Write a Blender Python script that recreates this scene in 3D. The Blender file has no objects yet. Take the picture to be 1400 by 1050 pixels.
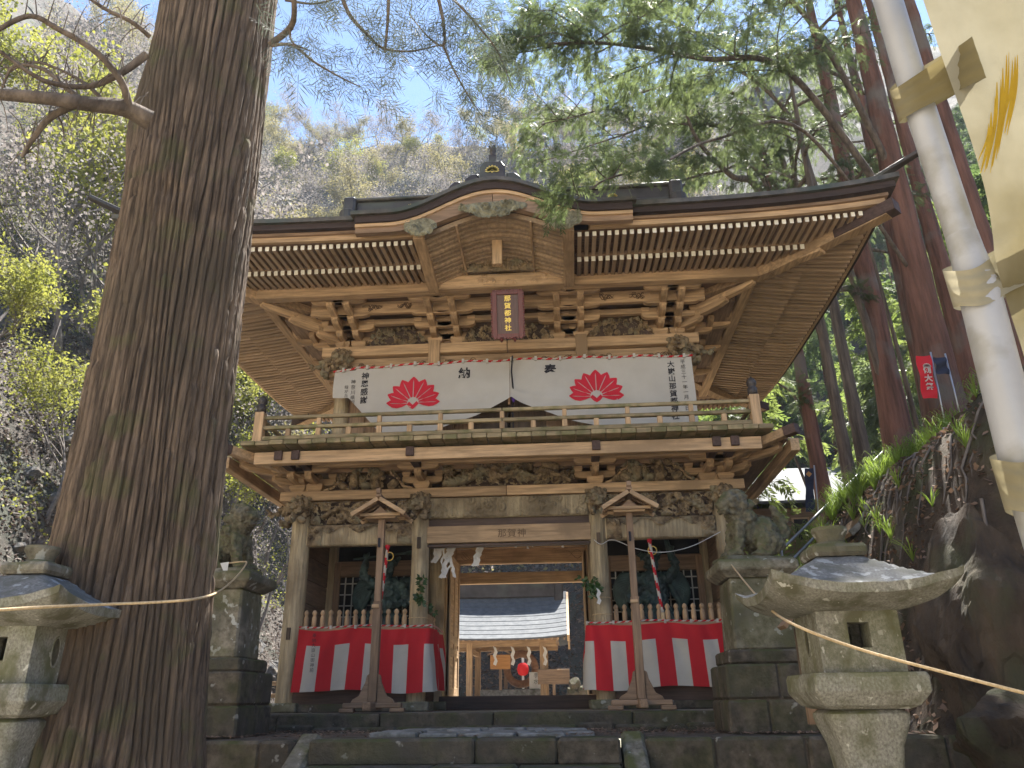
import bpy, bmesh, math, random
import numpy as np
from mathutils import Vector, Matrix, Euler
from math import sin, cos, pi, radians, sqrt, atan2
from mathutils import noise as mnoise

S = bpy.context.scene
COL = S.collection
rnd = random.Random(7)

# ------------------------------------------------------------------ camera
TH, ROLL, PSI = radians(22.35), radians(-0.65), radians(4.0)
CAM = Vector((0.84, -11.0, 0.10))
hd = Vector((-sin(PSI), cos(PSI), 0)); rt = Vector((cos(PSI), sin(PSI), 0))
fw = hd * cos(TH) + Vector((0, 0, sin(TH))); up = rt.cross(fw)
rt2 = rt * cos(ROLL) + up * sin(ROLL); up2 = up * cos(ROLL) - rt * sin(ROLL)
cd = bpy.data.cameras.new('camera'); cam = bpy.data.objects.new('camera', cd); COL.objects.link(cam)
cd.sensor_width = 36; cd.lens = 1058 / 1400 * 36; cd.clip_start = 0.05; cd.clip_end = 2000
m = Matrix((rt2, up2, -fw)).transposed().to_4x4(); m.translation = CAM
cam.matrix_world = m
S.camera = cam

# ------------------------------------------------------------------ world, sun, exposure
SUN_EL, SUN_AZ = radians(60), radians(24)        # azimuth from +y towards +x
W = bpy.data.worlds.new('World'); S.world = W; W.use_nodes = True
nt = W.node_tree; nt.nodes.clear()
wo = nt.nodes.new('ShaderNodeOutputWorld'); wb = nt.nodes.new('ShaderNodeBackground'); sk = nt.nodes.new('ShaderNodeTexSky')
sk.sky_type = 'NISHITA'; sk.sun_disc = False; sk.sun_elevation = SUN_EL; sk.sun_rotation = SUN_AZ
sk.altitude = 900; sk.air_density = 1.0; sk.dust_density = 0.1; sk.ozone_density = 2.5
wb.inputs[1].default_value = 0.07
nt.links.new(sk.outputs[0], wb.inputs[0]); nt.links.new(wb.outputs[0], wo.inputs[0])
sl = bpy.data.lights.new('sun', 'SUN'); sl.energy = 5.0; sl.angle = radians(0.6); sl.color = (1, 0.95, 0.86)
so = bpy.data.objects.new('sun', sl); COL.objects.link(so)
sdir = Vector((sin(SUN_AZ) * cos(SUN_EL), cos(SUN_AZ) * cos(SUN_EL), sin(SUN_EL)))
so.rotation_euler = sdir.to_track_quat('Z', 'Y').to_euler(); so.location = (0, 0, 30)
S.view_settings.view_transform = 'Standard'; S.view_settings.look = 'None'
S.view_settings.exposure = 2.3; S.view_settings.gamma = 1; S.view_settings.use_curve_mapping = False
try:
    S.cycles.max_bounces = 8; S.cycles.diffuse_bounces = 5; S.cycles.transmission_bounces = 4; S.cycles.volume_bounces = 0
    S.cycles.sample_clamp_indirect = 6
except Exception:
    pass

# ------------------------------------------------------------------ material helpers
def nd(t, k, **kw):
    n = t.nodes.new(k)
    for a, b in kw.items():
        if hasattr(n, a): setattr(n, a, b)
    return n
MATS = {}
def mat(name, c1, c2, scale=4.0, stretch=(1, 1, 1), rough=0.85, bump=0.3, bdist=0.01, bscale=None, detail=6, c3=None, c3amt=0.5,
        c3scale=2.0, moss=None, mossamt=0.5, rand=0.12, metal=0.0, cracks=0, ramp=(0.35, 0.65), spots=None, transl=0, spec=0.5, top=None):
    M = bpy.data.materials.new(name); M.use_nodes = True; t = M.node_tree; L = t.links.new
    b = t.nodes['Principled BSDF']; out = t.nodes['Material Output']
    tc = nd(t, 'ShaderNodeTexCoord'); oi = nd(t, 'ShaderNodeObjectInfo')
    ad = nd(t, 'ShaderNodeVectorMath', operation='MULTIPLY_ADD')
    cmb = nd(t, 'ShaderNodeCombineXYZ')
    for i in range(3): L(oi.outputs['Random'], cmb.inputs[i])
    L(cmb.outputs[0], ad.inputs[0]); ad.inputs[1].default_value = (37, 23, 51); L(tc.outputs['Object'], ad.inputs[2])
    mp = nd(t, 'ShaderNodeMapping'); mp.inputs['Scale'].default_value = stretch; L(ad.outputs[0], mp.inputs[0])
    n1 = nd(t, 'ShaderNodeTexNoise'); n1.inputs['Scale'].default_value = scale; n1.inputs['Detail'].default_value = detail
    n1.inputs['Roughness'].default_value = 0.62; L(mp.outputs[0], n1.inputs['Vector'])
    r1 = nd(t, 'ShaderNodeValToRGB'); r1.color_ramp.elements[0].position = ramp[0]; r1.color_ramp.elements[1].position = ramp[1]
    r1.color_ramp.elements[0].color = (*c1, 1); r1.color_ramp.elements[1].color = (*c2, 1)
    L(n1.outputs['Fac'], r1.inputs[0]); colr = r1.outputs[0]
    def mixin(colr, facsock, c):
        mx = nd(t, 'ShaderNodeMix', data_type='RGBA'); L(facsock, mx.inputs[0]); L(colr, mx.inputs[6]); mx.inputs[7].default_value = (*c, 1)
        return mx.outputs[2]
    def fac(scale_, lo, hi, vec=ad.outputs[0], det=5):
        n = nd(t, 'ShaderNodeTexNoise'); n.inputs['Scale'].default_value = scale_; n.inputs['Detail'].default_value = det; L(vec, n.inputs['Vector'])
        mr = nd(t, 'ShaderNodeMapRange'); mr.inputs[1].default_value = lo; mr.inputs[2].default_value = hi; L(n.outputs['Fac'], mr.inputs[0])
        return mr.outputs[0]
    if c3: colr = mixin(colr, fac(c3scale, 0.62 - 0.25 * c3amt, 0.72 - 0.15 * c3amt), c3)
    if spots:
        colr = mixin(colr, fac(spots[1], spots[2], spots[2] + 0.04, det=3), spots[0])
    if moss:
        g = nd(t, 'ShaderNodeNewGeometry'); sx = nd(t, 'ShaderNodeSeparateXYZ'); L(g.outputs['Normal'], sx.inputs[0])
        mr = nd(t, 'ShaderNodeMapRange'); mr.inputs[1].default_value = -0.6; mr.inputs[2].default_value = 0.9; L(sx.outputs[2], mr.inputs[0])
        f2 = fac(3.3, 0.6 - mossamt * 0.3, 0.68 - mossamt * 0.2)
        mu = nd(t, 'ShaderNodeMath', operation='MULTIPLY'); L(mr.outputs[0], mu.inputs[0]); L(f2, mu.inputs[1])
        colr = mixin(colr, mu.outputs[0], moss)
    if rand:
        hs = nd(t, 'ShaderNodeHueSaturation'); mr = nd(t, 'ShaderNodeMapRange'); mr.inputs[3].default_value = 1 - rand; mr.inputs[4].default_value = 1 + rand
        L(oi.outputs['Random'], mr.inputs[0]); L(mr.outputs[0], hs.inputs['Value']); L(colr, hs.inputs['Color']); colr = hs.outputs[0]
    L(colr, b.inputs['Base Color']); b.inputs['Roughness'].default_value = rough; b.inputs['Metallic'].default_value = metal
    b.inputs['Specular IOR Level'].default_value = spec
    if bump:
        nb = nd(t, 'ShaderNodeTexNoise'); nb.inputs['Scale'].default_value = bscale or scale * 3; nb.inputs['Detail'].default_value = 8
        nb.inputs['Roughness'].default_value = 0.7; L(mp.outputs[0], nb.inputs['Vector']); h = nb.outputs['Fac']
        if cracks:
            vo = nd(t, 'ShaderNodeTexNoise'); vo.inputs['Scale'].default_value = cracks; vo.inputs['Detail'].default_value = 2; L(mp.outputs[0], vo.inputs['Vector'])
            mr = nd(t, 'ShaderNodeMapRange'); mr.inputs[1].default_value = 0.47; mr.inputs[2].default_value = 0.5; L(vo.outputs['Fac'], mr.inputs[0])
            m2 = nd(t, 'ShaderNodeMath', operation='MULTIPLY_ADD'); L(mr.outputs[0], m2.inputs[0]); m2.inputs[1].default_value = 0.5; L(h, m2.inputs[2]); h = m2.outputs[0]
        bp = nd(t, 'ShaderNodeBump'); bp.inputs['Strength'].default_value = bump; bp.inputs['Distance'].default_value = bdist
        L(h, bp.inputs['Height']); L(bp.outputs[0], b.inputs['Normal'])
    if transl:
        tr = nd(t, 'ShaderNodeBsdfTranslucent'); L(colr, tr.inputs[0]); ms = nd(t, 'ShaderNodeMixShader'); ms.inputs[0].default_value = transl
        L(b.outputs[0], ms.inputs[1]); L(tr.outputs[0], ms.inputs[2]); L(ms.outputs[0], out.inputs[0])
    MATS[name] = M; return M

GX, GY, GZ = (0.9, 12, 12), (12, 0.9, 12), (12, 12, 0.9)
def wood(name, c, axis, dark=0.62, **kw):
    d = tuple(v * dark * .85 for v in c)
    k = dict(scale=2.2, stretch=axis, rough=0.8, bump=0.35, bdist=0.006, bscale=5, rand=0.2, c3=tuple(v * 0.5 for v in c), c3amt=0.25, c3scale=1.3)
    k.update(kw); return mat(name, d, c, **k)
WL = (0.56, 0.375, 0.215)      # pale aged timber
WB = (0.33, 0.215, 0.135)       # brown timber
WX, WY, WZ = wood('timber along x', WL, GX), wood('timber along y', WL, GY), wood('timber upright', WL, GZ)
BX, BY, BZ = wood('brown timber along x', WB, GX), wood('brown timber along y', WB, GY), wood('brown timber upright', WB, GZ)
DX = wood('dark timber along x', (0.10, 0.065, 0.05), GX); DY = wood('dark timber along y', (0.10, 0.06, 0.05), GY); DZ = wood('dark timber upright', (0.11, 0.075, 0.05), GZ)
MWX = wood('weathered mossy board', (0.36, 0.28, 0.16), GX, c3=(0.15, 0.135, 0.06), c3amt=0.6, c3scale=5)
PIL = wood('weathered pillar wood', (0.54, 0.43, 0.27), GZ, bump=0.9, bdist=0.02, bscale=3.0, c3=(0.2, 0.15, 0.09), c3amt=0.5, cracks=3.0, scale=1.6)
CARV = mat('old carved wood', (0.07, 0.045, 0.026), (0.36, 0.265, 0.155), scale=9, bump=0.4, bdist=0.01, c3=(0.23, 0.20, 0.13), c3scale=4, rand=0.1, rough=0.9)
CARVG = mat('lichen grey carving', (0.10, 0.092, 0.06), (0.33, 0.31, 0.21), scale=8, bump=0.4, bdist=0.01, rand=0.05, rough=0.9)
GRAV = mat('engraved line', (0.10, 0.06, 0.035), (0.13, 0.08, 0.045), rand=0)
WHITE = mat('white paint end', (0.66, 0.62, 0.52), (0.82, 0.79, 0.70), scale=20, bump=0.1, rand=0.12)
ROOF = mat('dark copper roofing', (0.028, 0.022, 0.021), (0.06, 0.05, 0.05), scale=3, stretch=(1, 1, 1), rough=0.5, bump=0.2, metal=0.0, c3=(0.07, 0.075, 0.06), c3scale=1.2, rand=0.05)
ROOFT = mat('worn copper edge', (0.05, 0.045, 0.035), (0.12, 0.105, 0.085), scale=6, rough=0.45, bump=0.2, c3=(0.05, 0.06, 0.045), rand=0.05)
BARKR = mat('layered shingle edge', (0.03, 0.02, 0.02), (0.06, 0.04, 0.035), scale=3, stretch=(0.5, 0.5, 30), rough=0.9, bump=0.6, bdist=0.01)
GOLD = mat('gilt', (0.65, 0.42, 0.08), (0.85, 0.6, 0.15), scale=30, rough=0.35, bump=0, metal=0.6, rand=0)
BLACKV = mat('near black panel', (0.012, 0.010, 0.010), (0.022, 0.018, 0.016), rand=0)  # near-black colour for niche backs and window panes
LATT = mat('old white lattice', (0.45, 0.42, 0.36), (0.6, 0.57, 0.5), rand=0)
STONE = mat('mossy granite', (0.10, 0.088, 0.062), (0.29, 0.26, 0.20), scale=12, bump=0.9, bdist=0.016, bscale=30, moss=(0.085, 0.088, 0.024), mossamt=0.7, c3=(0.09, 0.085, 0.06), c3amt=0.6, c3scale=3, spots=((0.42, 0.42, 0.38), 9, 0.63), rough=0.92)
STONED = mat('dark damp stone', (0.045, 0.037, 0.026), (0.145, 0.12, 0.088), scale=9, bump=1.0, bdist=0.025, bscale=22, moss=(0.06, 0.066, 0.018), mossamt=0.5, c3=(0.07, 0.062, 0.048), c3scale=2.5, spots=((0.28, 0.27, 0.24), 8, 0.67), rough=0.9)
GRANL = mat('grainy lantern granite', (0.15, 0.145, 0.12), (0.32, 0.31, 0.265), scale=60, bump=0.8, bdist=0.006, bscale=140, moss=(0.11, 0.115, 0.04), mossamt=0.5, c3=(0.11, 0.105, 0.065), c3amt=0.55, c3scale=5, rand=0.05, rough=0.92, spots=((0.46, 0.45, 0.40), 14, 0.66))
GRANT = mat('lichen blotched lantern roof', (0.10, 0.10, 0.095), (0.20, 0.20, 0.195), scale=50, bump=0.7, bdist=0.006, bscale=120, c3=(0.10, 0.10, 0.085), c3amt=0.6, c3scale=6, rand=0.05, rough=0.9, spots=((0.30, 0.31, 0.31), 9, 0.58))
PAVE = mat('worn paving stone', (0.14, 0.135, 0.125), (0.27, 0.265, 0.25), scale=14, bump=0.5, bdist=0.008, bscale=40, c3=(0.08, 0.08, 0.06), c3scale=5, rough=0.8)
SOIL = mat('bare soil', (0.055, 0.042, 0.03), (0.13, 0.10, 0.075), scale=7, bump=0.9, bdist=0.03, bscale=25, c3=(0.17, 0.14, 0.11), c3scale=9, rough=0.95)
RED = mat('red cotton', (0.56, 0.012, 0.022), (0.64, 0.018, 0.03), scale=2, bump=0.15, bscale=60, rand=0.05, transl=0.25, rough=0.8)
CLOTH = mat('white cotton', (0.58, 0.55, 0.49), (0.67, 0.64, 0.58), scale=2, bump=0.15, bscale=60, rand=0.04, transl=0.3, rough=0.8)
CLOTH2 = mat('light crest banner cotton', (0.58, 0.56, 0.53), (0.66, 0.64, 0.61), scale=1.5, bump=0.12, bscale=50, rand=0.0, transl=0.3, rough=0.8)
CRIM = mat('crimson print', (0.48, 0.010, 0.03), (0.54, 0.014, 0.04), scale=3, bump=0, rand=0)
INK = mat('black ink', (0.012, 0.012, 0.018), (0.02, 0.02, 0.03), bump=0, rand=0)
ROPE = mat('straw rope', (0.42, 0.30, 0.16), (0.60, 0.46, 0.28), scale=60, bump=0.8, bdist=0.004, rand=0.05)
PAPER = mat('white paper', (0.74, 0.74, 0.74), (0.84, 0.84, 0.84), bump=0, rand=0, transl=0.35)
BRONZE = mat('green bronze', (0.016, 0.032, 0.028), (0.05, 0.085, 0.072), scale=9, bump=0.5, bdist=0.01, rough=0.6, rand=0.03, c3=(0.02, 0.03, 0.028), c3scale=5)
MAROON = mat('maroon lacquer', (0.10, 0.018, 0.014), (0.17, 0.035, 0.025), scale=5, stretch=GZ, rough=0.35, bump=0.15, rand=0)
MAROOND = mat('dark brown lacquer field', (0.075, 0.03, 0.02), (0.12, 0.05, 0.035), scale=4, stretch=GZ, rough=0.35, bump=0.15, rand=0)
STEEL = mat('galvanised rail', (0.35, 0.36, 0.38), (0.5, 0.5, 0.52), metal=0.8, rough=0.4, bump=0)

# ------------------------------------------------------------------ object helpers
def setp(o, label=None, cat=None, group=None, kind=None):
    if label: o['label'] = label
    if cat: o['category'] = cat
    if group: o['group'] = group
    if kind: o['kind'] = kind
    return o
def thing(name, label, cat, loc=(0, 0, 0), group=None, rz=0):
    o = bpy.data.objects.new(name, None); COL.objects.link(o); o.location = loc; o.rotation_euler = (0, 0, rz); o.empty_display_size = 0.1
    return setp(o, label, cat, group)
class MB:
    def __init__(s): s.v = []; s.f = []; s.m = []; s.n = 0; s.chunks = []
    def add(s, vs, fs, mi=0):
        o = len(s.v); s.v.extend([tuple(v) for v in vs]); s.f.extend([tuple(i + o for i in f) for f in fs]); s.m.extend([mi] * len(fs)); return s
    def box(s, c, d, R=None, mi=0, taper=1.0):
        hx, hy, hz = d[0] / 2, d[1] / 2, d[2] / 2; vs = []
        for z in (-hz, hz):
            k = taper if z > 0 else 1
            for x, y in ((-hx, -hy), (hx, -hy), (hx, hy), (-hx, hy)):
                p = Vector((x * k, y * k, z)); p = R @ p if R else p; vs.append((p.x + c[0], p.y + c[1], p.z + c[2]))
        return s.add(vs, [(3, 2, 1, 0), (4, 5, 6, 7), (0, 1, 5, 4), (1, 2, 6, 5), (2, 3, 7, 6), (3, 0, 4, 7)], mi)
    def bb(s, x0, x1, y0, y1, z0, z1, mi=0): return s.box(((x0 + x1) / 2, (y0 + y1) / 2, (z0 + z1) / 2), (x1 - x0, y1 - y0, z1 - z0), None, mi)
    def beam(s, a, b, w, h, mi=0, w2=None, h2=None, roll=0, endmi=None):
        a = Vector(a); b = Vector(b); d = (b - a).normalized(); r = d.cross(Vector((0, 0, 1)))
        if r.length < 1e-4: r = Vector((1, 0, 0))
        r.normalize(); u = r.cross(d); w2 = w2 or w; h2 = h2 or h; vs = []
        for p, ww, hh in ((a, w, h), (b, w2, h2)):
            for i, j in ((-1, -1), (1, -1), (1, 1), (-1, 1)): vs.append(p + r * (ww / 2 * i) + u * (hh / 2 * j))
        s.add(vs, [(0, 1, 5, 4), (1, 2, 6, 5), (2, 3, 7, 6), (3, 0, 4, 7), (3, 2, 1, 0)], mi)
        return s.add(vs, [(4, 5, 6, 7)], mi if endmi is None else endmi)
    def tube(s, pts, rs, n=8, mi=0, cap=True, twist=0):
        pts = [Vector(p) for p in pts]
        if not hasattr(rs, '__len__'): rs = [rs] * len(pts)
        vs = []; ref = None
        for i, p in enumerate(pts):
            d = (pts[min(i + 1, len(pts) - 1)] - pts[max(i - 1, 0)])
            d = d.normalized() if d.length > 1e-9 else Vector((0, 0, 1))
            if ref is None:
                ref = Vector((0, 0, 1)) if abs(d.z) < 0.9 else Vector((1, 0, 0))
            a = (ref - d * ref.dot(d)); a.normalize(); ref = a; b = d.cross(a)
            for k in range(n):
                t = 2 * pi * k / n + twist * i; vs.append(p + (a * cos(t) + b * sin(t)) * rs[i])
        fs = [(i * n + k, i * n + (k + 1) % n, (i + 1) * n + (k + 1) % n, (i + 1) * n + k) for i in range(len(pts) - 1) for k in range(n)]
        if cap: fs += [tuple(range(n))[::-1], tuple(range((len(pts) - 1) * n, len(pts) * n))]
        return s.add(vs, fs, mi)
    def lathe(s, c, prof, n=16, mi=0, sq=False, rot=0):   # prof (r,z)
        vs = []
        for r, z in prof:
            for k in range(n):
                t = 2 * pi * (k + 0.5) / n + rot; rr = r / cos(pi / n) if sq else r
                vs.append((c[0] + rr * cos(t), c[1] + rr * sin(t), c[2] + z))
        fs = [(i * n + k, i * n + (k + 1) % n, (i + 1) * n + (k + 1) % n, (i + 1) * n + k) for i in range(len(prof) - 1) for k in range(n)]
        fs += [tuple(range(n))[::-1], tuple(range((len(prof) - 1) * n, len(prof) * n))]
        return s.add(vs, fs, mi)
    def prism(s, poly, o, u, v, w, mi=0):      # poly 2D in (u,v), thickness vector w
        o, u, v, w = map(Vector, (o, u, v, w)); n = len(poly)
        a = [o + u * p[0] + v * p[1] for p in poly]; b = [p + w for p in a]
        s.add(a + b, [tuple(range(n)), tuple(range(2 * n - 1, n - 1, -1))] + [(i, n + i, n + (i + 1) % n, (i + 1) % n) for i in range(n)], mi); return s
    def grid(s, P, mi=0, flip=False, closed=False):   # P[i][j] points
        ni, nj = len(P), len(P[0]); vs = [p for r in P for p in r]; fs = []
        for i in range(ni - 1):
            for j in range(nj - 1 + (1 if closed else 0)):
                k = (j + 1) % nj; f = (i * nj + j, i * nj + k, (i + 1) * nj + k, (i + 1) * nj + j); fs.append(f[::-1] if flip else f)
        return s.add(vs, fs, mi)
    def mesh(s, name, mats, smooth=False):
        me = bpy.data.meshes.new(name); me.from_pydata([tuple(v) for v in s.v], [], s.f)
        for q in (mats if isinstance(mats, (list, tuple)) else [mats]): me.materials.append(q)
        if any(s.m): me.polygons.foreach_set('material_index', s.m)
        if smooth: me.polygons.foreach_set('use_smooth', [True] * len(s.f))
        me.update(); return me
    def build(s, name, mats, parent=None, smooth=False, loc=None, bevel=0, recalc=True, sharp=None):
        me = s.mesh(name, mats, smooth)
        if recalc and len(s.f) < 60000:
            bm = bmesh.new(); bm.from_mesh(me); bmesh.ops.recalc_face_normals(bm, faces=bm.faces); bm.to_mesh(me); bm.free()
        if sharp: me.set_sharp_from_angle(angle=radians(sharp))
        return link(name, me, parent, loc, bevel)
def link(name, me, parent=None, loc=None, bevel=0, rot=None, scale=None):
    o = bpy.data.objects.new(name, me); COL.objects.link(o)
    if parent: o.parent = parent
    if loc is not None: o.location = loc
    if rot is not None: o.rotation_euler = rot
    if scale is not None: o.scale = scale
    if bevel:
        b = o.modifiers.new('bevel', 'BEVEL'); b.width = bevel; b.segments = 1; b.limit_method = 'ANGLE'; b.angle_limit = radians(40)
    return o
def copy_tree(o, parent=None):
    c = o.copy(); COL.objects.link(c)
    if parent: c.parent = parent
    for ch in [x for x in o.children]: copy_tree(ch, c)
    return c
def npmesh(name, V, F, mats, mi=None, smooth=False):      # F: (n,3|4) int array
    me = bpy.data.meshes.new(name); k = F.shape[1]
    me.vertices.add(len(V)); me.vertices.foreach_set('co', np.ascontiguousarray(V, dtype=np.float32).ravel())
    me.loops.add(F.size); me.loops.foreach_set('vertex_index', F.astype(np.int32).ravel())
    me.polygons.add(len(F)); me.polygons.foreach_set('loop_start', np.arange(len(F), dtype=np.int32) * k)
    for q in (mats if isinstance(mats, (list, tuple)) else [mats]): me.materials.append(q)
    if mi is not None: me.polygons.foreach_set('material_index', np.asarray(mi, dtype=np.int32))
    if smooth: me.polygons.foreach_set('use_smooth', np.ones(len(F), bool))
    me.update(calc_edges=True); me.validate(); return me
def sculpt(name, blobs, voxel, mats, parent=None, smooth=3, loc=None, disp=0, dscale=0.1, extra=None, cuts=()):
    """one continuous surface grown from ellipsoids and capsules. blob = (centre, (rx,ry,rz)[, euler]) or ('c', a, b, ra, rb)"""
    bm = bmesh.new()
    for bl in blobs:
        if bl[0] == 'c':
            a, b = Vector(bl[1]), Vector(bl[2]); ra, rb = bl[3], bl[4]; L_ = (b - a).length; n = max(2, int(L_ / (min(ra, rb) * 0.5)) + 1)
            n = min(n, 24)
            for i in range(n):
                t = i / (n - 1); r = ra + (rb - ra) * t; bmesh.ops.create_icosphere(bm, subdivisions=2, radius=1, matrix=Matrix.Translation(a.lerp(b, t)) @ Matrix.Scale(r, 4))
        else:
            R = Euler(bl[2]).to_matrix().to_4x4() if len(bl) > 2 else Matrix()
            bmesh.ops.create_icosphere(bm, subdivisions=3, radius=1, matrix=Matrix.Translation(Vector(bl[0])) @ R @ Matrix.Diagonal((*bl[1], 1)))
    if extra: extra(bm)
    me = bpy.data.meshes.new(name); bm.to_mesh(me); bm.free()
    o = bpy.data.objects.new(name, me); COL.objects.link(o)
    r = o.modifiers.new('r', 'REMESH'); r.mode = 'VOXEL'; r.voxel_size = voxel
    if smooth:
        sm = o.modifiers.new('s', 'SMOOTH'); sm.iterations = smooth; sm.factor = 0.5
    dg = bpy.context.evaluated_depsgraph_get(); dg.update()
    m2 = bpy.data.meshes.new_from_object(o.evaluated_get(dg)); bpy.data.objects.remove(o); bpy.data.meshes.remove(me)
    if disp:
        n = len(m2.vertices); co = np.empty(n * 3, np.float32); m2.vertices.foreach_get('co', co); co = co.reshape(-1, 3)
        no = np.empty(n * 3, np.float32); m2.vertex_normals.foreach_get('vector', no); no = no.reshape(-1, 3)
        d = np.array([mnoise.turbulence(Vector(c) / dscale, 3, False) for c in co]); d = (d - d.mean()) * disp
        m2.vertices.foreach_set('co', (co + no * d[:, None]).ravel())
    m2.materials.clear()
    for q in (mats if isinstance(mats, (list, tuple)) else [mats]): m2.materials.append(q)
    m2.polygons.foreach_set('use_smooth', [True] * len(m2.polygons)); m2.name = name; m2.update()
    return link(name, m2, parent, loc)
def text_mesh(txt, size, mat_, mapf, vertical=False, name='lettering', parent=None, shear=0, spacing=1.08, bold=0.0):
    """flat lettering; mapf maps (u,v) in metres to a point. vertical text runs downwards from v=0."""
    V = []; Fs = []
    for i, ch in enumerate(txt):
        cu = bpy.data.curves.new('t', 'FONT'); cu.body = ch; cu.size = size; cu.align_x = 'CENTER'; cu.offset = bold; cu.resolution_u = 2
        o = bpy.data.objects.new('t', cu); COL.objects.link(o)
        dg = bpy.context.evaluated_depsgraph_get(); me = bpy.data.meshes.new_from_object(o.evaluated_get(dg))
        base = len(V)
        ox, oy = (0, -(i + 0.8) * size * spacing) if vertical else ((i - (len(txt) - 1) / 2) * size * spacing, 0)
        for v in me.vertices: V.append(mapf(v.co.x + ox + shear * v.co.y, v.co.y + oy))
        for p in me.polygons: Fs.append(tuple(q + base for q in p.vertices))
        bpy.data.objects.remove(o); bpy.data.curves.remove(cu); bpy.data.meshes.remove(me)
    me = bpy.data.meshes.new(name); me.from_pydata([tuple(v) for v in V], [], Fs); me.materials.append(mat_); me.update()
    return link(name, me, parent)
# ------------------------------------------------------------------ relief carving
def carve(name, w, h, seed, mat_, parent, loc, depth=0.07, scr=None, mask=None, openw=False, fig=(), den=110, rot=None, scrR=(0.5, 1.0), edge=0.03, flow=0.5):
    r = np.random.RandomState(seed); nu, nv = max(8, int(w * den)), max(6, int(h * den))
    U, V = np.meshgrid(np.linspace(-w / 2, w / 2, nu), np.linspace(0, h, nv))
    H = np.zeros_like(U)
    for k in range(5):                                      # flowing warped ridges
        a = r.uniform(0, pi); f = r.uniform(14, 34); H += 0.12 * flow * (1 - np.abs(np.sin((U * cos(a) + V * sin(a)) * f + 2.2 * np.sin(V * r.uniform(9, 20) + U * r.uniform(5, 12) + r.uniform(0, 6)))))
    n = scr if scr is not None else int(w * h * 55) + 6
    for k in range(n):
        cx, cz = r.uniform(-w / 2, w / 2), r.uniform(0, h); R = h * r.uniform(*scrR) * 0.42
        dx, dz = U - cx, V - cz; d = np.hypot(dx, dz); th = np.arctan2(dz, dx) * (1 if r.rand() > .5 else -1) + r.uniform(0, 6)
        sp = 0.5 + 0.5 * np.cos(d / R * 9.5 - th); fall = np.clip(1 - d / R, 0, 1) ** 0.5
        H = np.maximum(H, fall * (0.35 + 0.6 * sp) * (d < R))
    for pts, rad, sc in fig:                                # sinuous bodies and figures: tubes in the panel plane
        P = np.array(pts, float); n2 = 60; t = np.linspace(0, len(P) - 1, n2); X = np.interp(t, range(len(P)), P[:, 0]); Z = np.interp(t, range(len(P)), P[:, 1])
        for q in range(2):
            X[1:-1] = (X[:-2] + X[1:-1] * 2 + X[2:]) / 4; Z[1:-1] = (Z[:-2] + Z[1:-1] * 2 + Z[2:]) / 4
        best = np.full_like(U, 9.0); bt = np.zeros_like(U)
        for i in range(n2):
            d = np.hypot(U - X[i], V - Z[i]); mm = d < best; best[mm] = d[mm]; bt[mm] = i
        rr = rad * (1 - 0.5 * (bt / n2)) if sc else rad
        e = np.clip(1 - (best / rr) ** 2, 0, 1) ** 0.5
        H = np.where(e > 0, np.maximum(H * 0.4, 0.45 + 0.55 * e + (0.12 * np.sin(bt * 1.9 + best / rr * 5) if sc else 0)), H)
    H += 0.05 * r.randn(*H.shape)
    E = np.minimum(np.minimum(U + w / 2, w / 2 - U), np.minimum(V, h - V)); ef = np.clip(E / edge, 0, 1)
    keep = np.ones_like(U, bool)
    if mask is not None: keep = mask(U, V)
    Y = -(0.012 + depth * H) * np.where(ef > 0, 0.3 + 0.7 * ef, 0)
    Vv = np.stack([U, Y, V], -1).reshape(-1, 3); idx = np.arange(nu * nv).reshape(nv, nu)
    F = np.stack([idx[:-1, :-1], idx[:-1, 1:], idx[1:, 1:], idx[1:, :-1]], -1).reshape(-1, 4)
    kf = keep.reshape(-1)[F].all(1)
    if openw: kf &= (H.reshape(-1)[F].mean(1) > 0.13)
    me = npmesh(name, Vv, F[kf], mat_, smooth=True)
    return link(name, me, parent, loc, rot=rot)

# ------------------------------------------------------------------ the gate
gate = thing('shrine_gate', 'two-storey carved timber shrine gate with sweeping eaves, curved central gable and railed balcony', 'shrine gate')
G = gate
PX, OX = 1.265, 3.03
def part(mb, name, mats, par=None, bevel=0.006, smooth=False, **k): return mb.build(name, mats, par or G, smooth, bevel=bevel, **k)
# stone footings and pillars
for y in (0, 1.45, 2.9):
    for x in (-OX, -PX, PX, OX):
        part(MB().bb(x - .21, x + .21, y - .21, y + .21, 0, .12), 'pillar_base', STONE, bevel=.015)
        r0 = .145 if abs(x) > 2 else .132
        pts = []; rs = []
        for i in range(9):
            t = i / 8; pts.append((x, y, .12 + 2.74 * t)); rs.append(r0 * (1 - .07 * t) * (1 + .012 * sin(i * 2.3 + x)))
        part(MB().tube(pts, rs, 20), 'pillar', PIL, bevel=0, smooth=True, sharp=50)
for x in (-OX, -PX, PX, OX):      # small iron name plates nailed to the front pillars
    part(MB().box((x, -.148, 2.2 if abs(x) < 2 else 1.0), (.05, .03, .16)), 'nailed_plate', DZ, bevel=.003)

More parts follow.
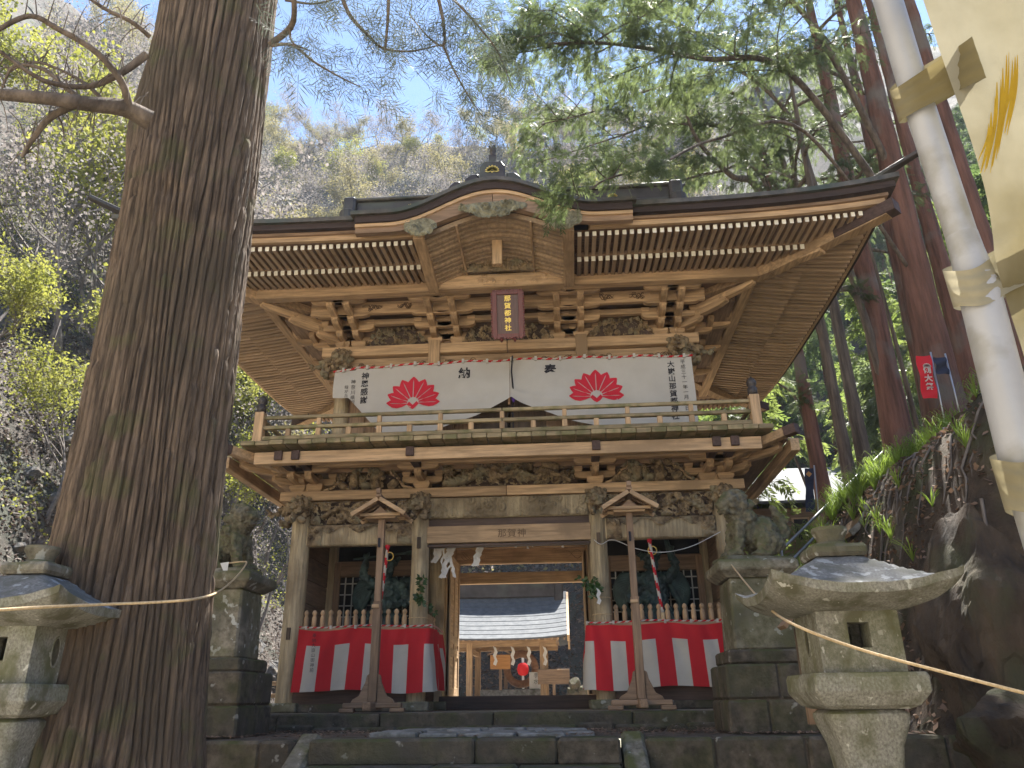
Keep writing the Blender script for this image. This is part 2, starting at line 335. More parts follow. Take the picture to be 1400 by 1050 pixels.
# floor sills, balustrade, niches
for s in (-1, 1):
    xi, xo = PX * s, OX * s; a, b = min(xi, xo) + .12, max(xi, xo) - .12
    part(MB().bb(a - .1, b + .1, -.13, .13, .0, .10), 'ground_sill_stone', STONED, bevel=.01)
    part(MB().bb(a, b, -.09, .09, .10, .30), 'floor_sill', DX)
    part(MB().bb(a, b, -.06, .06, .98, 1.08), 'rail', WX)
    part(MB().bb(a, b, -.02, .03, .30, .98), 'dado_board', DX, bevel=0)
    n = 13
    bal = MB().lathe((0, 0, 0), [(.030, 0), (.034, .05), (.034, .13), (.026, .155), (.02, .165), (.031, .18), (.036, .20), (.026, .225), (.006, .24)], 8)
    bme = bal.mesh('baluster', WZ, True)
    for i in range(n): link('baluster', bme, G, (a + (b - a) * (i + .6) / (n + .2), -.01, 1.08))
    # passage side return
    part(MB().bb(xi - .05, xi + .05, .13, 1.32, .98, 1.08), 'side_rail', WY)
    for i in range(9): link('baluster', bme, G, (xi, .22 + 1.0 * i / 8, 1.08))
    part(MB().bb(xi - .02, xi + .02, .13, 1.32, .12, .98), 'side_dado_board', DY, bevel=0)
    # outer wall planks
    for k in range(8):
        z0 = .12 + k * .335; part(MB().bb(xo - .03 - .006 * (k % 2), xo + .03 + .004 * (k % 2), .13, 1.32, z0 + .006, z0 + .33), 'wall_plank', BY, bevel=.004)
        part(MB().bb(xo - .03 - .006 * (k % 2), xo + .03, 1.58, 2.77, z0 + .006, z0 + .33), 'wall_plank', BY, bevel=.004)
    # niche back: lattice window under a carved beam
    part(MB().bb(a, b, 1.38, 1.50, 1.98, 2.22), 'back_beam', BX)
    part(MB().bb(a, b, 1.40, 1.48, .98, 1.08), 'back_rail', BX)
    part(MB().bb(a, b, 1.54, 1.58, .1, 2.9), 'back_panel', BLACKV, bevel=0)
    lt = MB()
    for i in range(13): xx = a + (b - a) * (i + .5) / 13; lt.bb(xx - .009, xx + .009, 1.42, 1.44, 1.08, 1.98)
    for i in range(5): zz = 1.2 + i * .17; lt.bb(a, b, 1.445, 1.46, zz - .009, zz + .009)
    part(lt, 'window_lattice', LATT, bevel=0)
    for sx in (a + .05, b - .05): part(MB().bb(sx - .05, sx + .05, 1.36, 1.41, .98, 2.2), 'back_post', BZ)
    part(MB().bb(a, b, .15, 1.35, .86, .90), 'niche_floor', BX, bevel=0)
    part(MB().bb(a - .1, b + .1, .1, 1.4, 2.60, 2.66), 'niche_ceiling', BX, bevel=0)
    # head frame of the niche, openwork carving, carved tie beam
    part(MB().bb(a - .03, b + .03, -.075, .075, 2.20, 2.50), 'tie_beam', PIL, bevel=.02)
    carve('beam_relief', b - a, .30, 11 + s, CARV, G, ((a + b) / 2, -.075, 2.20), depth=.07, scrR=(.35, .7), mask=lambda U, V, w=b - a: (V > .17 + .10 * np.sin(U * 7) ** 2) | (np.abs(U) > w / 2 - .22), scr=34)
    carve('openwork_carving', b - a, .34, 21 + s, CARV, G, ((a + b) / 2, -.06, 2.51), depth=.10, openw=True, scrR=(.3, .6), scr=52,
          fig=[([(-.6 * s, .05), (-.3 * s, .2), (0, .12), (.3 * s, .24), (.55 * s, .1)], .05, 1)])
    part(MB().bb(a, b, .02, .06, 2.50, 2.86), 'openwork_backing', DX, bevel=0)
    # side tie beams
    part(MB().bb(xo - .06, xo + .06, .13, 2.77, 2.5, 2.86), 'side_tie_beam', BY)
    part(MB().bb(xi - .05, xi + .05, .13, 1.32, 2.45, 2.86), 'passage_tie_beam', BY)
# centre bay
carve('centre_beam_relief', 2 * PX - .26, .29, 5, PIL, G, (0, -.10, 2.555), depth=.06, scrR=(.4, .8), scr=34, flow=.5)
part(MB().bb(-PX + .1, PX - .1, -.10, .10, 2.55, 2.85), 'centre_tie_beam', PIL, bevel=.02)
part(MB().bb(-PX + .1, PX - .1, -.085, .085, 2.20, 2.44), 'passage_lintel', WX)
part(MB().bb(-PX + .1, PX - .1, -.04, .04, 2.44, 2.55), 'gap_shade_strip', DX, bevel=0)  # dark strip put in the gap between beams as its shade
part(MB().bb(-PX + .1, PX - .1, -.06, .06, 2.15, 2.185), 'lintel_batten', DX)
o = text_mesh('那賀神', .13, GRAV, lambda u, v: (u + .05, -.0885, 2.27 + v), name='ink_mark', parent=G)
part(MB().bb(-PX - .2, PX + .2, 1.36, 1.54, .0, .19), 'door_sill', DX)
# rear frame and its two beams, with carved vine
for s in (-1, 1): part(MB().bb(s * 1.19 - .05, s * 1.19 + .05, 2.74, 2.86, .1, 2.75), 'rear_jamb', WZ)
part(MB().bb(-1.15, 1.15, 2.76, 2.88, 2.02, 2.21), 'rear_lower_beam', WX)
part(MB().bb(-1.15, 1.15, 2.76, 2.88, 2.36, 2.62), 'rear_upper_beam', WX, bevel=.02)
part(MB().bb(-1.15, 1.15, 2.70, 2.76, 2.62, 2.70), 'rear_head_board', WX)
def vine(par, x0, x1, y, z, amp, seed, lw=.007):
    r = random.Random(seed); m = MB()
    for side in (-1, 1):
        c = (x0 + x1) / 2; e = x1 if side > 0 else x0; L_ = abs(e - c)
        for k in range(3):
            ph = r.uniform(0, 6); pts = []
            for i in range(26):
                t = i / 25; pts.append((e - side * L_ * (.04 + .62 * t), y, z + amp * sin(t * 11 + ph) * (1 - .5 * t)))
            m.tube(pts, [lw * (1 - .5 * i / 25) for i in range(26)], 5)
            cx, cz = pts[3 + 7 * k][0], pts[3 + 7 * k][2]; m.tube([(cx + .06 * (1 - i / 14) * cos(i * .7) * amp / .08, y, cz + .06 * (1 - i / 14) * sin(i * .7) * amp / .08) for i in range(13)], lw * .8, 5)
    return m.build('carved_vine', GRAV, par, True)
vine(G, -1.1, 1.1, 2.765, 2.5, .08, 3)
# open door leaf: framed panels against the passage wall on the left and right
for s in (-1, 1):
    dr = part(MB().bb(s * 1.10 - .02, s * 1.10 + .02, 1.62, 2.70, .2, 2.35), 'door_leaf', WY, bevel=.004)
    for y0, y1, z0, z1 in ((1.62, 1.72, .2, 2.35), (2.60, 2.70, .2, 2.35), (2.11, 2.21, .2, 2.35)):
        part(MB().bb(s * 1.10 - .035, s * 1.10 + .035, y0, y1, z0, z1), 'door_stile', WZ, dr, .004)
    for z0 in (.2, .78, .98, 2.22):
        for ya, yb in ((1.725, 2.105), (2.215, 2.595)): part(MB().bb(s * 1.10 - .033, s * 1.10 + .033, ya, yb, z0, z0 + .12), 'door_rail', WY, dr, .004)
# passage ceiling, upper floor
part(MB().bb(-PX, PX, .1, 2.8, 2.86, 2.9), 'passage_ceiling', BX, bevel=0)
part(MB().bb(-3.0, 3.0, .12, 2.8, 2.96, 3.0), 'upper_floor', BX, bevel=0)
# plate over the pillars
for x0, x1 in ((-3.36, -.02), (-.015, 3.36)): part(MB().bb(x0, x1, -.13, .13, 2.86, 3.0), 'wall_plate', WX, bevel=.008)
part(MB().bb(-3.3, 3.3, 2.77, 3.03, 2.86, 3.0), 'rear_wall_plate', WX)
for s in (-1, 1): part(MB().bb(s * OX - .11, s * OX + .11, .14, 2.76, 2.862, 2.998), 'side_wall_plate', WY)

# ---- bracket complexes
def arm_mesh(L_, hgt, th, mat_, name='bracket_arm'):
    q = L_ / 2; poly = [(-q, hgt), (-q, hgt * .45), (-q * .93, hgt * .2), (-q * .8, .0 + hgt * .05), (-q * .62, 0), (q * .62, 0), (q * .8, hgt * .05), (q * .93, hgt * .2), (q, hgt * .45), (q, hgt)]
    m = MB().prism(poly, (0, -th / 2, 0), (1, 0, 0), (0, 0, 1), (0, th, 0)); me = m.mesh(name, mat_)
    bm = bmesh.new(); bm.from_mesh(me); bmesh.ops.recalc_face_normals(bm, faces=bm.faces); bm.to_mesh(me); bm.free(); return me
def blk_mesh(w, h, mat_):
    m = MB().box((0, 0, h * .72), (w, w, h * .56)); m.box((0, 0, h * .22), (w, w, h * .44)); 
    for i in range(8, 12): v = m.v[i]; m.v[i] = (v[0] * .72, v[1] * .72, v[2])
    return m.mesh('bearing_block', mat_)
ARM = arm_mesh(.60, .10, .095, WX); ARMS = arm_mesh(.40, .10, .095, WX); BLK = blk_mesh(.125, .075, WX); DAI = blk_mesh(.24, .12, WX); ARMW = arm_mesh(.8, .10, .095, WX)
def nose(L_, h, th):   # projecting arm seen end-on, curved belly, pointing to -y
    poly = [(0, 0), (-L_ * .7, 0), (-L_ * .88, h * .12), (-L_, h * .5), (-L_, h), (0, h)]
    me = MB().prism(poly, (-th / 2, 0, 0), (0, 1, 0), (0, 0, 1), (th, 0, 0)).mesh('projecting_arm', WY)
    bm = bmesh.new(); bm.from_mesh(me); bmesh.ops.recalc_face_normals(bm, faces=bm.faces); bm.to_mesh(me); bm.free(); return me
NOSE = {}
def bracket(x, y, z, n, step, rise, rz=0, darkend=False, wide=False, diag=False):
    b = link('bracket_complex', DAI, G, (x, y, z), .006, (0, 0, rz))
    k = 1.41 if diag else 1
    for i in range(n + 1):
        zi = .10 + rise * i; yi = -step * k * i
        L_ = step * k * (i + 1) + .05
        key = (round(L_, 3));
        if key not in NOSE: NOSE[key] = nose(L_, .10, .10)
        if i < n: link('projecting_arm', NOSE[key], b, (0, 0, zi + .001), .005)
        if not diag:
            link('bracket_arm', ARMW if wide and i == 0 else ARM, b, (0, yi, zi), .005)
            for dx in (-.24, 0, .24): link('bearing_block', BLK, b, (dx, yi, zi + .10), .004)
        link('bearing_block', BLK, b, (0, yi - (step * k if i < n else 0), zi + .10), .004)
    return b
for s in (-1, 1):
    bracket(s * PX, 0, 3.0, 1, .40, .10)
    bracket(s * 2.86, 0, 3.0, 1, .40, .10)
    bracket(s * OX, .1, 2.99, 2, .36, .11, rz=s * radians(45), diag=True)
    bracket(s * 3.12, 0, 3.0, 1, .40, .10)
    for yy in (0.05, 1.45, 2.9): bracket(s * OX, yy, 3.0, 1, .40, .10, rz=s * pi / 2)
    for xx in (PX, 2.86, 3.10):      # dark beam ends poking under the deck
        part(MB().bb(s * xx - .055, s * xx + .055, -1.04, -.2, 3.215, 3.345), 'deck_joist_end', DY, bevel=.005)
    part(MB().beam((s * 2.9, -.1, 3.20), (s * 3.74, -1.12, 3.34), .11, .12), 'corner_deck_beam', WY)
    part(MB().beam((s * 3.74, -1.12, 3.34), (s * 3.86, -1.24, 3.355), .12, .13), 'beam_end_cap', DY)
    part(MB().beam((s * 2.9, 2.9, 3.20), (s * 3.9, 4.05, 3.36), .15, .17), 'corner_deck_beam', DY)
    # lower side carving beneath corner
carve('dragon_carving', 1.95, .36, 77, CARV, G, (0, -.05, 3.0), depth=.13, openw=True, scr=30, scrR=(.3, .6),
      fig=[([(-.9, .06), (-.6, .12), (-.35, .25), (-.1, .12), (.15, .22), (.4, .1), (.62, .2)], .065, 1), ([(.35, .28), (.15, .32), (-.1, .25), (-.3, .33)], .03, 1), ([(.5, .22), (.75, .12), (.9, .05)], .05, 1), ([(.55, .3), (.7, .26)], .06, 0)])
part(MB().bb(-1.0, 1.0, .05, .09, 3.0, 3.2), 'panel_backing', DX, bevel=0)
for s in (-1, 1):
    tri = lambda U, V: np.abs(U) < .60 - np.clip(V - .05, 0, 1) * .9 + .1 * (V < .05)
    carve('figure_carving', 1.25, .36, 40 + s, CARV, G, (s * 2.07, -.05, 3.0), depth=.12, mask=tri, scr=26, scrR=(.25, .5), openw=True,
          fig=[([(-.2, .08), (-.2, .2)], .06, 0), ([(-.2, .26), (-.19, .27)], .04, 0), ([(.12, .06), (.12, .2)], .07, 0), ([(.12, .27), (.13, .28)], .045, 0), ([(-.35, .06), (-.4, .1)], .05, 0), ([(.35, .05), (.4, .1)], .05, 0), ([(-.05, .07), (.0, .07)], .045, 0)])
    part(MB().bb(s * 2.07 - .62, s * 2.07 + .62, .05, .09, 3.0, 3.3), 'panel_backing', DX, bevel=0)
    fr = MB().tube([(s * 2.07 + a * 1, -.06, 3.0 + b) for a, b in ((-.66, .02), (-.52, .06), (-.42, .2), (-.34, .24), (-.30, .33), (0, .345), (.30, .33), (.34, .24), (.42, .2), (.52, .06), (.66, .02))], .018, 6)
    part(fr, 'carving_frame', WX, bevel=0)
part(MB().bb(-3.2, 3.2, -.46, -.34, 3.27, 3.38), 'inner_deck_beam', WX)
part(MB().bb(-3.45, 3.45, -1.0, -.88, 3.17, 3.34), 'outer_deck_beam', WX)
part(MB().bb(-3.2, 3.2, -.09, .09, 3.28, 3.36), 'upper_wall_plate', BX)
part(MB().bb(-3.5, 3.5, -.87, .2, 3.36, 3.375), 'deck_soffit', BX, bevel=0)
for s in (-1, 1):
    part(MB().bb(s * 3.92 - .06, s * 3.92 + .06, -.86, 3.8, 3.17, 3.34), 'side_deck_beam', WY)
    part(MB().bb(min(s * 3.0, s * 3.86), max(s * 3.0, s * 3.86), -.8, 3.75, 3.345, 3.372), 'side_deck_soffit', BY, bevel=0)
# deck boards: ends face the front
nb = 36; r = random.Random(3)
for i in range(nb):
    x0 = -3.6 + 7.2 * i / nb; w = 7.2 / nb; j = r.uniform(-.012, .012)
    part(MB().bb(x0 + .004, x0 + w - .004, -1.15 + j, -.02, 3.398 + r.uniform(-.003, .003), 3.462 + r.uniform(-.004, .004)), 'deck_board', MWX, bevel=.005)
for s in (-1, 1):
    for i in range(20):
        y0 = .0 + 3.95 * i / 20; part(MB().bb(min(s * 2.7, s * 3.78), max(s * 2.7, s * 3.78), y0 + .004, y0 + .19, 3.38, 3.46), 'side_deck_board', MWX, bevel=0)
# railing
for s in (-1, 1):
    x0, x1 = (-3.42, -.006) if s < 0 else (.006, 3.42)
    for z, h, w, nm in ((3.50, .06, .09, 'bottom_rail'), (3.665, .05, .07, 'middle_rail'), (3.815, .05, .055, 'top_rail')):
        part(MB().bb(x0, x1, -1.0 - w / 2, -1.0 + w / 2, z, z + h), nm, MWX, bevel=.008)
        part(MB().bb(s * 3.42 - w / 2, s * 3.42 + w / 2, -.95, 3.75, z - .001, z + h - .001), 'side_' + nm, MWX, bevel=.008)
    cp = part(MB().bb(s * 3.42 - .065, s * 3.42 + .065, -1.065, -.935, 3.46, 3.92), 'corner_post', WZ)
    part(MB().lathe((s * 3.42, -1.0, 3.92), [(.066, 0), (.066, .10), (.05, .115), (.05, .13), (.064, .15), (.07, .19), (.05, .23), (.02, .26), (.004, .275)], 14), 'post_cap', ROOF, cp, 0, True)
    part(MB().bb(s * 3.42 - .065, s * 3.42 + .065, 3.6, 3.73, 3.46, 3.92), 'corner_post', WZ)
for i in range(15):
    x = -3.0 + 6.0 * i / 14; tall = i % 2 == 1
    part(MB().bb(x - .035, x + .035, -1.03, -.97, 3.56, 3.665), 'rail_post', WZ)
    if tall: part(MB().bb(x - .03, x + .03, -1.027, -.973, 3.715, 3.815), 'upper_rail_post', WZ)
for s in (-1, 1):
    for i in range(6): y = -.4 + i * .7; part(MB().bb(s * 3.42 - .03, s * 3.42 + .03, y - .035, y + .035, 3.56, 3.665), 'side_rail_post', WZ)

# ---- upper body
UB, UY = 2.66, 0.25
for s in (-1, 1):
    for x in (1.17, UB): part(MB().tube([(s * x, UY, 3.46), (s * x, UY, 5.26)], [.12, .115], 18), 'upper_pillar', PIL, bevel=0, smooth=True, sharp=50)
    part(MB().tube([(s * UB, 2.65, 3.46), (s * UB, 2.65, 5.26)], .12, 18), 'upper_pillar', PIL, bevel=0, smooth=True, sharp=50)
    for k in range(5):
        part(MB().bb(s * UB - .03, s * UB + .03, UY + .1, 2.55, 3.47 + k * .35, 3.465 + k * .35 + .34), 'upper_side_plank', BY, bevel=.004)
for k in range(18):
    x0 = -UB + .1 + k * (2 * UB - .2) / 18; w = (2 * UB - .2) / 18
    if abs(x0 + w / 2) < .6: continue
    part(MB().bb(x0 + .004, x0 + w - .004, UY + .02, UY + .06, 3.46, 4.95), 'upper_wall_plank', BZ, bevel=.004)
for s in (-1, 1): part(MB().bb(min(s * .02, s * .58), max(s * .02, s * .58), UY + .03, UY + .07, 3.5, 4.9), 'upper_door', DZ)
part(MB().bb(-UB, UB, 2.62, 2.68, 3.46, 5.3), 'upper_rear_wall', BX, bevel=0)
part(MB().bb(-UB - .25, UB + .25, UY - .07, UY + .07, 4.96, 5.24), 'upper_tie_beam', WX)
vine(G, -1.05, 1.05, UY - .072, 5.10, .07, 8); vine(G, 1.3, 2.55, UY - .072, 5.10, .06, 9); vine(G, -2.55, -1.3, UY - .072, 5.10, .06, 10)
for x0, x1 in ((-3.0, -.01), (0, 3.0)): part(MB().bb(x0, x1, UY - .16, UY + .13, 5.26, 5.43), 'upper_plate', WX, bevel=.008)
for s in (-1, 1):
    part(MB().bb(s * 1.17 - .09, s * 1.17 + .09, UY - .20, UY - .12, 5.0, 5.47), 'strut_face', WZ)
    part(MB().bb(s * UB - .12, s * UB + .12, UY + .14, 2.6, 5.262, 5.428), 'upper_side_plate', WY)
UZ = 5.43
for s in (-1, 1):
    for x in (1.17, .80, 2.42, UB + .02): bracket(s * x, UY - .02, UZ, 3, .30, .09)
    bracket(s * UB, UY, UZ - .01, 3, .34, .095, rz=s * radians(45), diag=True)
    for y in (UY + .3, 1.45, 2.5): bracket(s * UB, y, UZ, 3, .30, .09, rz=s * pi / 2)
def fr_mask(U, V): return np.abs(U) < .50 - np.clip(V - .06, 0, 1) * 1.0
for s in (-1, 1): carve('flower_carving', 1.05, .31, 60 + s, CARV, G, (s * 1.80, UY - .14, UZ), depth=.14, mask=fr_mask, scr=46, scrR=(.22, .42), den=150, openw=True, flow=.42)
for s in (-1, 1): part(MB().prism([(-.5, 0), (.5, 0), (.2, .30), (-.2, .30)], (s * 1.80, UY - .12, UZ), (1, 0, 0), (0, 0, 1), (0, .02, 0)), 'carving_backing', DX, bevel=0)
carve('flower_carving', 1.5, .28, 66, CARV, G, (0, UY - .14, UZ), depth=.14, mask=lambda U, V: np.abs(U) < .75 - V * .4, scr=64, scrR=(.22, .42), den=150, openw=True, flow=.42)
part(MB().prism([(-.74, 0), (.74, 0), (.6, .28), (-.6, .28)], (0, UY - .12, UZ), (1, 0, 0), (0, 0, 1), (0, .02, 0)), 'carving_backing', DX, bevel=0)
part(MB().bb(-UB, UB, UY, UY + .05, 5.43, 6.1), 'bracket_wall', BX, bevel=0)
part(MB().bb(-UB - .1, UB + .1, UY - .37, UY - .28, 5.70, 5.79), 'bracket_beam', WX)
part(MB().bb(-UB - .4, UB + .4, UY - .68, UY - .60, 5.74, 5.94), 'bracket_beam', WX)
for s in (-1, 1):
    vine(G, *(sorted((s * 1.45, s * 2.15))), UY - .685, 5.84, .05, 30 + s); part(MB().bb(min(s * UB, s * (UB + .9)), max(s * UB, s * (UB + .9)), -.2, 3.1, 5.80, 5.98), 'side_bracket_soffit', BY, bevel=0)
part(MB().bb(-3.75, 3.75, UY - 1.19, UY - 1.03, 5.80, 5.98), 'eave_purlin', WX, bevel=.01)
for s in (-1, 1): part(MB().bb(s * 3.68 - .08, s * 3.68 + .08, UY - 1.02, 3.9, 5.80, 5.98), 'side_eave_purlin', WY, bevel=.01)
part(MB().bb(-3.6, 3.6, UY - 1.03, UY, 5.985, 6.0), 'bracket_soffit', BX, bevel=0)
for s in (-1, 1): part(MB().bb(min(s * 2.66, s * 3.6), max(s * 2.66, s * 3.6), UY, 3.6, 5.985, 6.0), 'bracket_soffit', BX, bevel=0)

# ---- eaves: bounds and surfaces
EX, EY0, EY1 = 5.05, -2.10, 5.0; CY = (EY0 + EY1) / 2
def rise(x, y):       # corner lift
    tx = abs(x) / EX; ty = abs(y - CY) / (EY1 - CY)
    return .13 * (min(tx, 1.1) ** 4.5) * (min(ty, 1.1) ** 3)
def dist(x, y): return min(EX - abs(x), y - EY0, EY1 - y)
RZ = 5.905           # centre height of upper rafter tips
def zfly(x, y): d = dist(x, y); return RZ + .10 * d + rise(x, y)
def zbase(x, y): d = dist(x, y); return RZ - .005 + .14 * (d - .66) + rise(x, y)
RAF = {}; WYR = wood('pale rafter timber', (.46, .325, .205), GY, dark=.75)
def raf(nm, a, b, w, h, mt):
    a, b = Vector(a), Vector(b); d = a - b; L_ = d.length
    key = nm + mt
    if key not in RAF: RAF[key] = MB().box((0, -.5, 0), (1, 1, 1)).mesh(nm, [WYR, WHITE]); RAF[key].polygons[2].material_index = 1
    o = link(nm, RAF[key], G, b); o.scale = (w, L_, h)
    # local -y points from b (inner) to a (outer tip)
    yv = -d.normalized(); xv = yv.cross(Vector((0, 0, 1))).normalized(); zv = xv.cross(yv)
    o.rotation_euler = Matrix((xv, yv, zv)).transposed().to_euler(); return o
sp = .100; HW = 1.98 / 2
n = int(EX / sp)
extra = MB()
def addr(nm, x0, y0, x1, y1, f, w, h, real, mt=''):
    a = (x0, y0, f(x0, y0)); b = (x1, y1, f(x1, y1))
    if real: raf(nm, a, b, w, h, mt)
    else: extra.beam(b, a, w, h, 0, endmi=1)
for s in (-1, 1):
    for i in range(n):
        x = s * (sp * (i + .5)); ax = abs(x)
        if ax < HW + .02: continue
        hip = EY0 + (EX - ax)
        ye = min(EY0 + .80, hip - .05)
        if ye - EY0 > .1: addr('flying_rafter', x, EY0, x, ye, zfly, .052, .066, True)
        ys, ye2 = EY0 + .62, min(EY0 + 2.3, hip - .05)
        if ye2 - ys > .1: addr('base_rafter', x, ys, x, ye2, zbase, .056, .072, True)
    sq_ = .118; ny = int((EY1 - EY0) / sq_)
    for i in range(ny):
        y = EY0 + sq_ * (i + .5); e = min(y - EY0, EY1 - y)
        de = min(.80, e - .05)
        if de > .1: addr('side_flying_rafter', s * EX, y, s * (EX - de), y, zfly, .052, .066, True)
        if min(2.3, e - .05) > .72: addr('side_base_rafter', s * (EX - .62), y, s * (EX - min(2.3, e - .05)), y, zbase, .056, .072, True)
for i in range(int(2 * EX / sp)):
    x = -EX + sp * (i + .5); e = EX - abs(x)
    if min(.8, e - .05) > .1: addr('', x, EY1, x, EY1 - min(.8, e - .05), zfly, .052, .066, False)
extra.build('rear_rafters', [BY, WHITE], G)['kind'] = 'stuff'
# boards over the rafters (one sheet per rafter layer), kioi and kayaoi battens
def strip_along(nm, d0, d1, zf0, zf1, mats, thick, skip=True, seg=40):
    """moulding that follows the eave on four sides between outward offsets d0..d1 (negative = beyond the tips)"""
    for side in range(4):
        m = MB(); P = []
        for i in range(seg + 1):
            t = -1 + 2 * i / seg; row = []
            for (d, zt) in ((d0, 0), (d1, 0), (d1, 1), (d0, 1)):
                if side == 0: x, y = t * (EX - d), EY0 + d
                elif side == 1: x, y = EX - d, CY + t * (EY1 - CY - d)
                elif side == 2: x, y = t * (EX - d), EY1 - d
                else: x, y = -EX + d, CY + t * (EY1 - CY - d)
                zz = (zf0 if zt == 0 else zf1)(x, y); row.append((x, y, zz))
            P.append(row)
        if side == 0 and skip:
            for rng in ((0, next(i for i in range(seg + 1) if P[i][0][0] > -skip)), (next(i for i in range(seg + 1) if P[i][0][0] > skip) - 0, seg)):
                q = MB(); q.grid(P[rng[0]:rng[1] + 1], closed=True); k = rng[1] - rng[0]
                q.f += [(0, 1, 2, 3), (k * 4, k * 4 + 1, k * 4 + 2, k * 4 + 3)]; q.m += [0, 0]; part(q, nm, mats, bevel=0)
        else:
            m.grid(P, closed=True); m.f += [(0, 1, 2, 3), (seg * 4, seg * 4 + 1, seg * 4 + 2, seg * 4 + 3)]; m.m += [0, 0]; part(m, ('' if side == 0 else 'side_') + nm, mats, bevel=0)
strip_along('eave_batten', .60, .70, lambda x, y: zbase(x, y) + .038, lambda x, y: zbase(x, y) + .10, BX, .06, skip=1.0)
strip_along('eave_fascia', -.02, -.10, lambda x, y: RZ + .036 + rise(x, y), lambda x, y: RZ + .110 + rise(x, y), WX, .1, skip=1.02)
strip_along('upper_fascia', -.04, -.14, lambda x, y: RZ + .112 + rise(x, y), lambda x, y: RZ + .150 + rise(x, y) * 1.05, BX, .1, skip=1.02)
strip_along('shingle_edge', -.06, -.22, lambda x, y: RZ + .152 + rise(x, y) * 1.1, lambda x, y: RZ + .235 + rise(x, y) * 1.15, BARKR, .1, skip=1.75)
strip_along('roof_lip', -.05, -.27, lambda x, y: RZ + .237 + rise(x, y) * 1.15, lambda x, y: RZ + .30 + rise(x, y) * 1.2, ROOFT, .1, skip=1.75)
sb = MB()
seg = 60
for side in range(4):
    P = []
    for i in range(seg + 1):
        t = -1 + 2 * i / seg; row = []
        for d in (-.05, .3, .68, .685, 1.2, 1.8, 2.35):
            if side == 0: x, y = t * (EX - d), EY0 + d
            elif side == 1: x, y = EX - d, CY + t * (EY1 - CY - d)
            elif side == 2: x, y = t * (EX - d), EY1 - d
            else: x, y = -EX + d, CY + t * (EY1 - CY - d)
            row.append((x, y, (zfly(x, y) + .036) if d < .684 else (zbase(x, y) + .04)))
        P.append(row)
    if side == 0: a_ = next(i for i in range(seg) if P[i][0][0] > -1.0); b_ = next(i for i in range(seg) if P[i][0][0] > 1.0); sb.grid(P[:a_]); sb.grid(P[b_:])
    else: sb.grid(P)
sb.build('soffit_board', wood('soffit timber with gap shade', (.17, .10, .06), GX), G, recalc=False)  # same wood as the rafters, darkened to paint the shade between them
# hip rafters
for s in (-1, 1):
    for (ya, sy) in ((EY0, 1), (EY1, -1)):
        pts = [(s * (EX + .05 - d), ya + sy * (d - .05), zfly(s * (EX - d), ya + sy * d) - .05 + (.0 if d > .8 else .02)) for d in (0, .35, .8)]
        m = MB()
        P = [(s * (EX + .10 - d), ya + sy * (d - .10), (zbase if d > .8 else zfly)(s * (EX - max(d, 0)), ya + sy * max(d, 0)) - (.10 if d > .75 else .06)) for d in (0, .25, .5, .8, 1.2, 1.7, 2.4, 3.0)]
        for i in range(len(P) - 1): m.beam(P[i + 1], P[i], .17, .19)
        part(m, 'hip_rafter', WY, bevel=0)
        part(MB().beam(P[2], Vector(P[0]) + (Vector(P[0]) - Vector(P[1])).normalized() * .12, .20, .17), 'hip_beam_nose', DY)
        part(MB().beam(P[6], Vector(P[3]) + (Vector(P[3]) - Vector(P[4])).normalized() * .2 + Vector((0, 0, -.06)), .15, .16), 'lower_hip_rafter', WY)
# roof skin (hip-and-gable), slightly concave
RT = RZ + .30
def zroof(x, y):
    dy = max(0, (EY1 + .2 - CY) - abs(y - CY)); dx = max(0, EX + .2 - abs(x))
    fz = lambda d: .36 * d + .075 * d * d
    front = fz(dy)
    side = fz(dx) if abs(x) > 3.15 else 99
    return RT - .03 + min(front, side) + rise(x, y) * 1.2
nx, ny = 84, 60; P = []
xs = sorted(set([-EX - .2 + (2 * EX + .4) * i / nx for i in range(nx + 1)] + [-3.151, -3.149, 3.149, 3.151]))
for x in xs: P.append([(x, EY0 - .2 + (EY1 - EY0 + .4) * j / ny, zroof(x, EY0 - .2 + (EY1 - EY0 + .4) * j / ny)) for j in range(ny + 1)])
MB().grid(P).build('roof', ROOF, G, True, sharp=30)
zr = zroof(0, CY)
part(MB().bb(-3.1, 3.1, CY - .24, CY + .24, zr - .15, zr + .22), 'ridge_base', ROOF, bevel=.02)
part(MB().bb(-3.05, 3.05, CY - .17, CY + .17, zr + .22, zr + .50), 'ridge_box', ROOF, bevel=.015)
part(MB().bb(-3.2, 3.2, CY - .24, CY + .24, zr + .50, zr + .56), 'ridge_cap', ROOFT, bevel=.015)
part(MB().tube([(-3.25, CY, zr + .60), (3.25, CY, zr + .60)], .075, 10), 'ridge_roll', ROOF, bevel=0, smooth=True, sharp=50)
for s in (-1, 1):
    part(MB().lathe((0, 0, 0), [(.15, 0), (.17, .04), (.17, .2), (.12, .24)], 12), 'ridge_end_tile', ROOF, bevel=0, loc=(s * 3.12, CY - .22, zr + .02))
    part(MB().bb(s * 3.1 - .12, s * 3.1 + .12, CY - .32, CY + .32, zr + .08, zr + .56), 'ridge_end_block', ROOF, bevel=.04)
    part(MB().tube([(s * (3.15 + .06 * i), CY, zr + .58 + .008 * i * i) for i in range(4)], [.06, .05, .04, .015], 8), 'ridge_horn', ROOF, bevel=0)
# corner tip horns
    for ya, sy in ((EY0, -1), (EY1, 1)):
        z = RT + .13 * 1.2
        part(MB().beam((s * (EX - .6), ya - sy * .6, z + .0), (s * (EX + .5), ya + sy * .5, z + .22), .16, .07, w2=.09, h2=.05), 'corner_ridge', ROOF)
